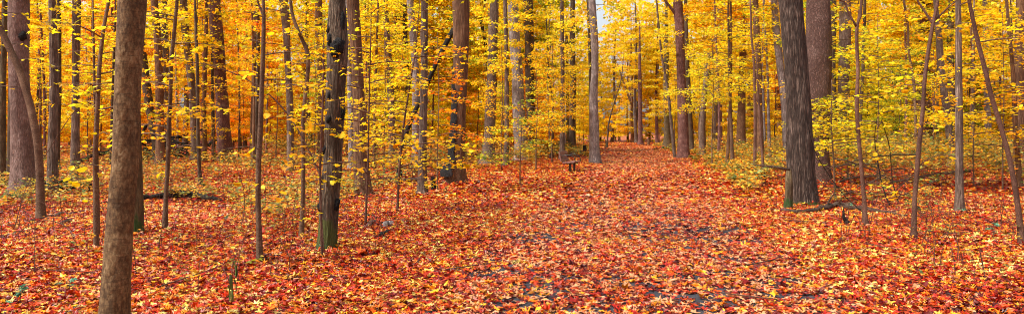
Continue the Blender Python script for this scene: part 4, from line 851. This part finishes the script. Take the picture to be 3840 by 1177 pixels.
# pale rock
def rock(px, py, r, label):
    d = depth_of(px, py); x = photo_x(px, d); gg = np.random.default_rng(px); u = np.linspace(0, math.pi, 14); g1 = Geo()
    P = np.stack([0 * u, 0 * u, -r * .55 * np.cos(u)], -1); tube(g1, P, np.sin(u) * r + .002, 18, 0, lambda th, z, t: .14 * np.sin(2 * th + 1) + .1 * np.sin(3 * th + z * 30) + .05 * np.sin(7 * th + z * 60), ref=np.array([1., 0, 0]))
    o = link('rock', g1.mesh('rock', [plain('pale_stone', (.5, .42, .36), .85, .3, 30, bump=.6)])); o.location = (x, d, float(gz(x, d)) + r * .35); o.rotation_euler = (.2, .3, .5); tag(o, label, 'rock')
rock(3637, 948, .055 * 1.0, 'small pale rock lying on the red leaves at the right')
rock(2500, 552, .3, 'dark edge stone beside the far path')

# ------------------------------------------------------------------ bench
def box(g, c, ax, ay, az, sx, sy, sz, bev=.006):
    c = np.array(c, float); ax, ay, az = (np.array(a, float) for a in (ax, ay, az))
    pr = [(-1, -1), (1, -1), (1, 1), (-1, 1)]; ring = []
    for (px_, py_) in pr:     # chamfered outline, 8 corners
        hx, hy = sx / 2, sz / 2
        a = (px_ * (hx - bev), py_ * hy); b = (px_ * hx, py_ * (hy - bev)); ring += [b, a] if (px_, py_) in ((1, 1), (-1, -1)) else [a, b]
    ring = [ring[1], ring[0]] + ring[2:] if False else ring
    ang = sorted(ring, key=lambda p: math.atan2(p[1], p[0]))
    V = [c + ax * p[0] + az * p[1] + ay * s * sy / 2 for s in (-1, 1) for p in ang]; n = 8
    F = [(i, (i + 1) % n, n + (i + 1) % n, n + i) for i in range(n)]
    g.add(np.array(V), np.array(F), 0, smooth=False)
    for off, o in ((0, 1), (n, 0)):
        q = [(off + 0, off + 1, off + 2, off + 3), (off + 0, off + 3, off + 4, off + 7), (off + 4, off + 5, off + 6, off + 7)]
        g.f.append((np.array(q, np.int32) + g.n - 2 * n, 0, False))
WOOD = plain('brown_bench_planks', (.21, .095, .075), .6, .3, 15, bump=.3); IRON = plain('dark_bench_iron', (.018, .016, .016), .5, .2, 30)
bd_ = 35.2; bc = np.array([photo_x(2144, bd_), bd_, 0.0])
ay = np.array([.29, .957, 0]); ax_ = np.array([.957, -.29, 0]); az = np.array([0, 0, 1.])
bench = empty('park_bench', bc); bench.scale = (1.28, 1.28, 1.28); tag(bench, 'small wooden bench with dark iron arms facing the path', 'bench')
for s in (-1, 1):
    g1 = Geo(); box(g1, ay * s * .38 + ax_ * .02 + az * .16, ax_, ay, az, .075, .075, .40); link('leg', g1.mesh('leg', [IRON]), bench)
for k in range(3):
    g1 = Geo(); box(g1, ax_ * (-.14 + .155 * k) + az * (.385 + .012 * k), ax_, ay, az, .14, 1.35, .045); link('seat_plank', g1.mesh('seat_plank', [WOOD]), bench)
bt = R(12); bz_ = az * math.cos(bt) - ax_ * math.sin(bt); bx2 = ax_ * math.cos(bt) + az * math.sin(bt)
for k in range(3):
    g1 = Geo(); box(g1, ax_ * -.26 + az * .38 + bz_ * (.10 + .135 * k), bz_, ay, bx2, .115, 1.35, .04); link('back_plank', g1.mesh('back_plank', [WOOD]), bench)
for s in (-1, 1):
    g1 = Geo(); th = np.linspace(0, 1, 14)
    B0 = ax_ * -.245 + az * .38 + bz_ * .22; B3 = ax_ * .24 + az * .40
    C1 = ax_ * -.1 + az * .74; C2 = ax_ * .26 + az * .70
    P = np.array([(1 - t) ** 3 * B0 + 3 * (1 - t) ** 2 * t * C1 + 3 * (1 - t) * t * t * C2 + t ** 3 * B3 for t in th]) + ay * s * .5
    tube(g1, P, np.full(14, .014), 8); link('armrest', g1.mesh('armrest', [IRON]), bench)
    g1 = Geo(); P = np.array([B0 + bz_ * .22, B0, B0 - bz_ * .16, ax_ * -.2 + az * .345, ax_ * 0 + az * .345, ax_ * .2 + az * .36]) + ay * s * .4 - bx2 * .03
    tube(g1, P, np.full(6, .018), 8); link('bracket', g1.mesh('bracket', [IRON]), bench)

# small trail sign
sd_ = 88.0; sx_ = photo_x(2272, sd_); sign = empty('trail_sign', (sx_, sd_, float(gz(sx_, sd_)))); tag(sign, 'small trail sign, white tilted board on a dark post', 'sign')
g1 = Geo(); box(g1, (0, 0, .5), (1, 0, 0), (0, 1, 0), (0, 0, 1), .10, .10, 1.2); link('post', g1.mesh('post', [plain('dark_green_post', (.02, .04, .03))]), sign)
g1 = Geo(); a = R(40); box(g1, (-.05, -.06, 1.15), (math.cos(a), 0, -math.sin(a)), (0, 1, 0), (math.sin(a), 0, math.cos(a)), .42, .32, .03); link('board', g1.mesh('board', [plain('white_board', (.75, .75, .72), .5, .05)]), sign)

# leaves banked up against the feet of the nearer trunks, then the whole leaf cover
gb = np.random.default_rng(77)
for _o in TREES.values():
    _x, _d, _z = _o.location
    if _d > 34 or _d < 6.5: continue
    _v = np.array([v.co[:] for v in [c for c in _o.children if c.name.startswith('trunk')][0].data.vertices]); _v = _v[(_v[:, 2] > -.05) & (_v[:, 2] < .3)]
    r0 = float(np.hypot(_v[:, 0] - _v[:, 0].mean(), _v[:, 1] - _v[:, 1].mean()).max()) if len(_v) else .1
    n = int(60 + 420 * r0); rr = gb.exponential(.13 + .25 * r0, n); a = gb.uniform(0, 6.28, n)
    P = np.stack([_x + np.cos(a) * (r0 + rr), _d + np.sin(a) * (r0 + rr), _z + .03 + (.05 + .22 * min(r0, .4)) * np.exp(-rr / (.1 + .2 * r0)) * gb.uniform(.1, 1, n)], -1)
    leaf_block(LIT, P, .1 * gb.lognormal(0, .25, n), .5, STAR if _d < 20 else MID, 0, .35, gb)
tag(link('fallen_leaves', LIT.mesh('fallen_leaves', [LITTER])), 'red and orange maple leaves covering the ground and path', 'leaves', kind='stuff')
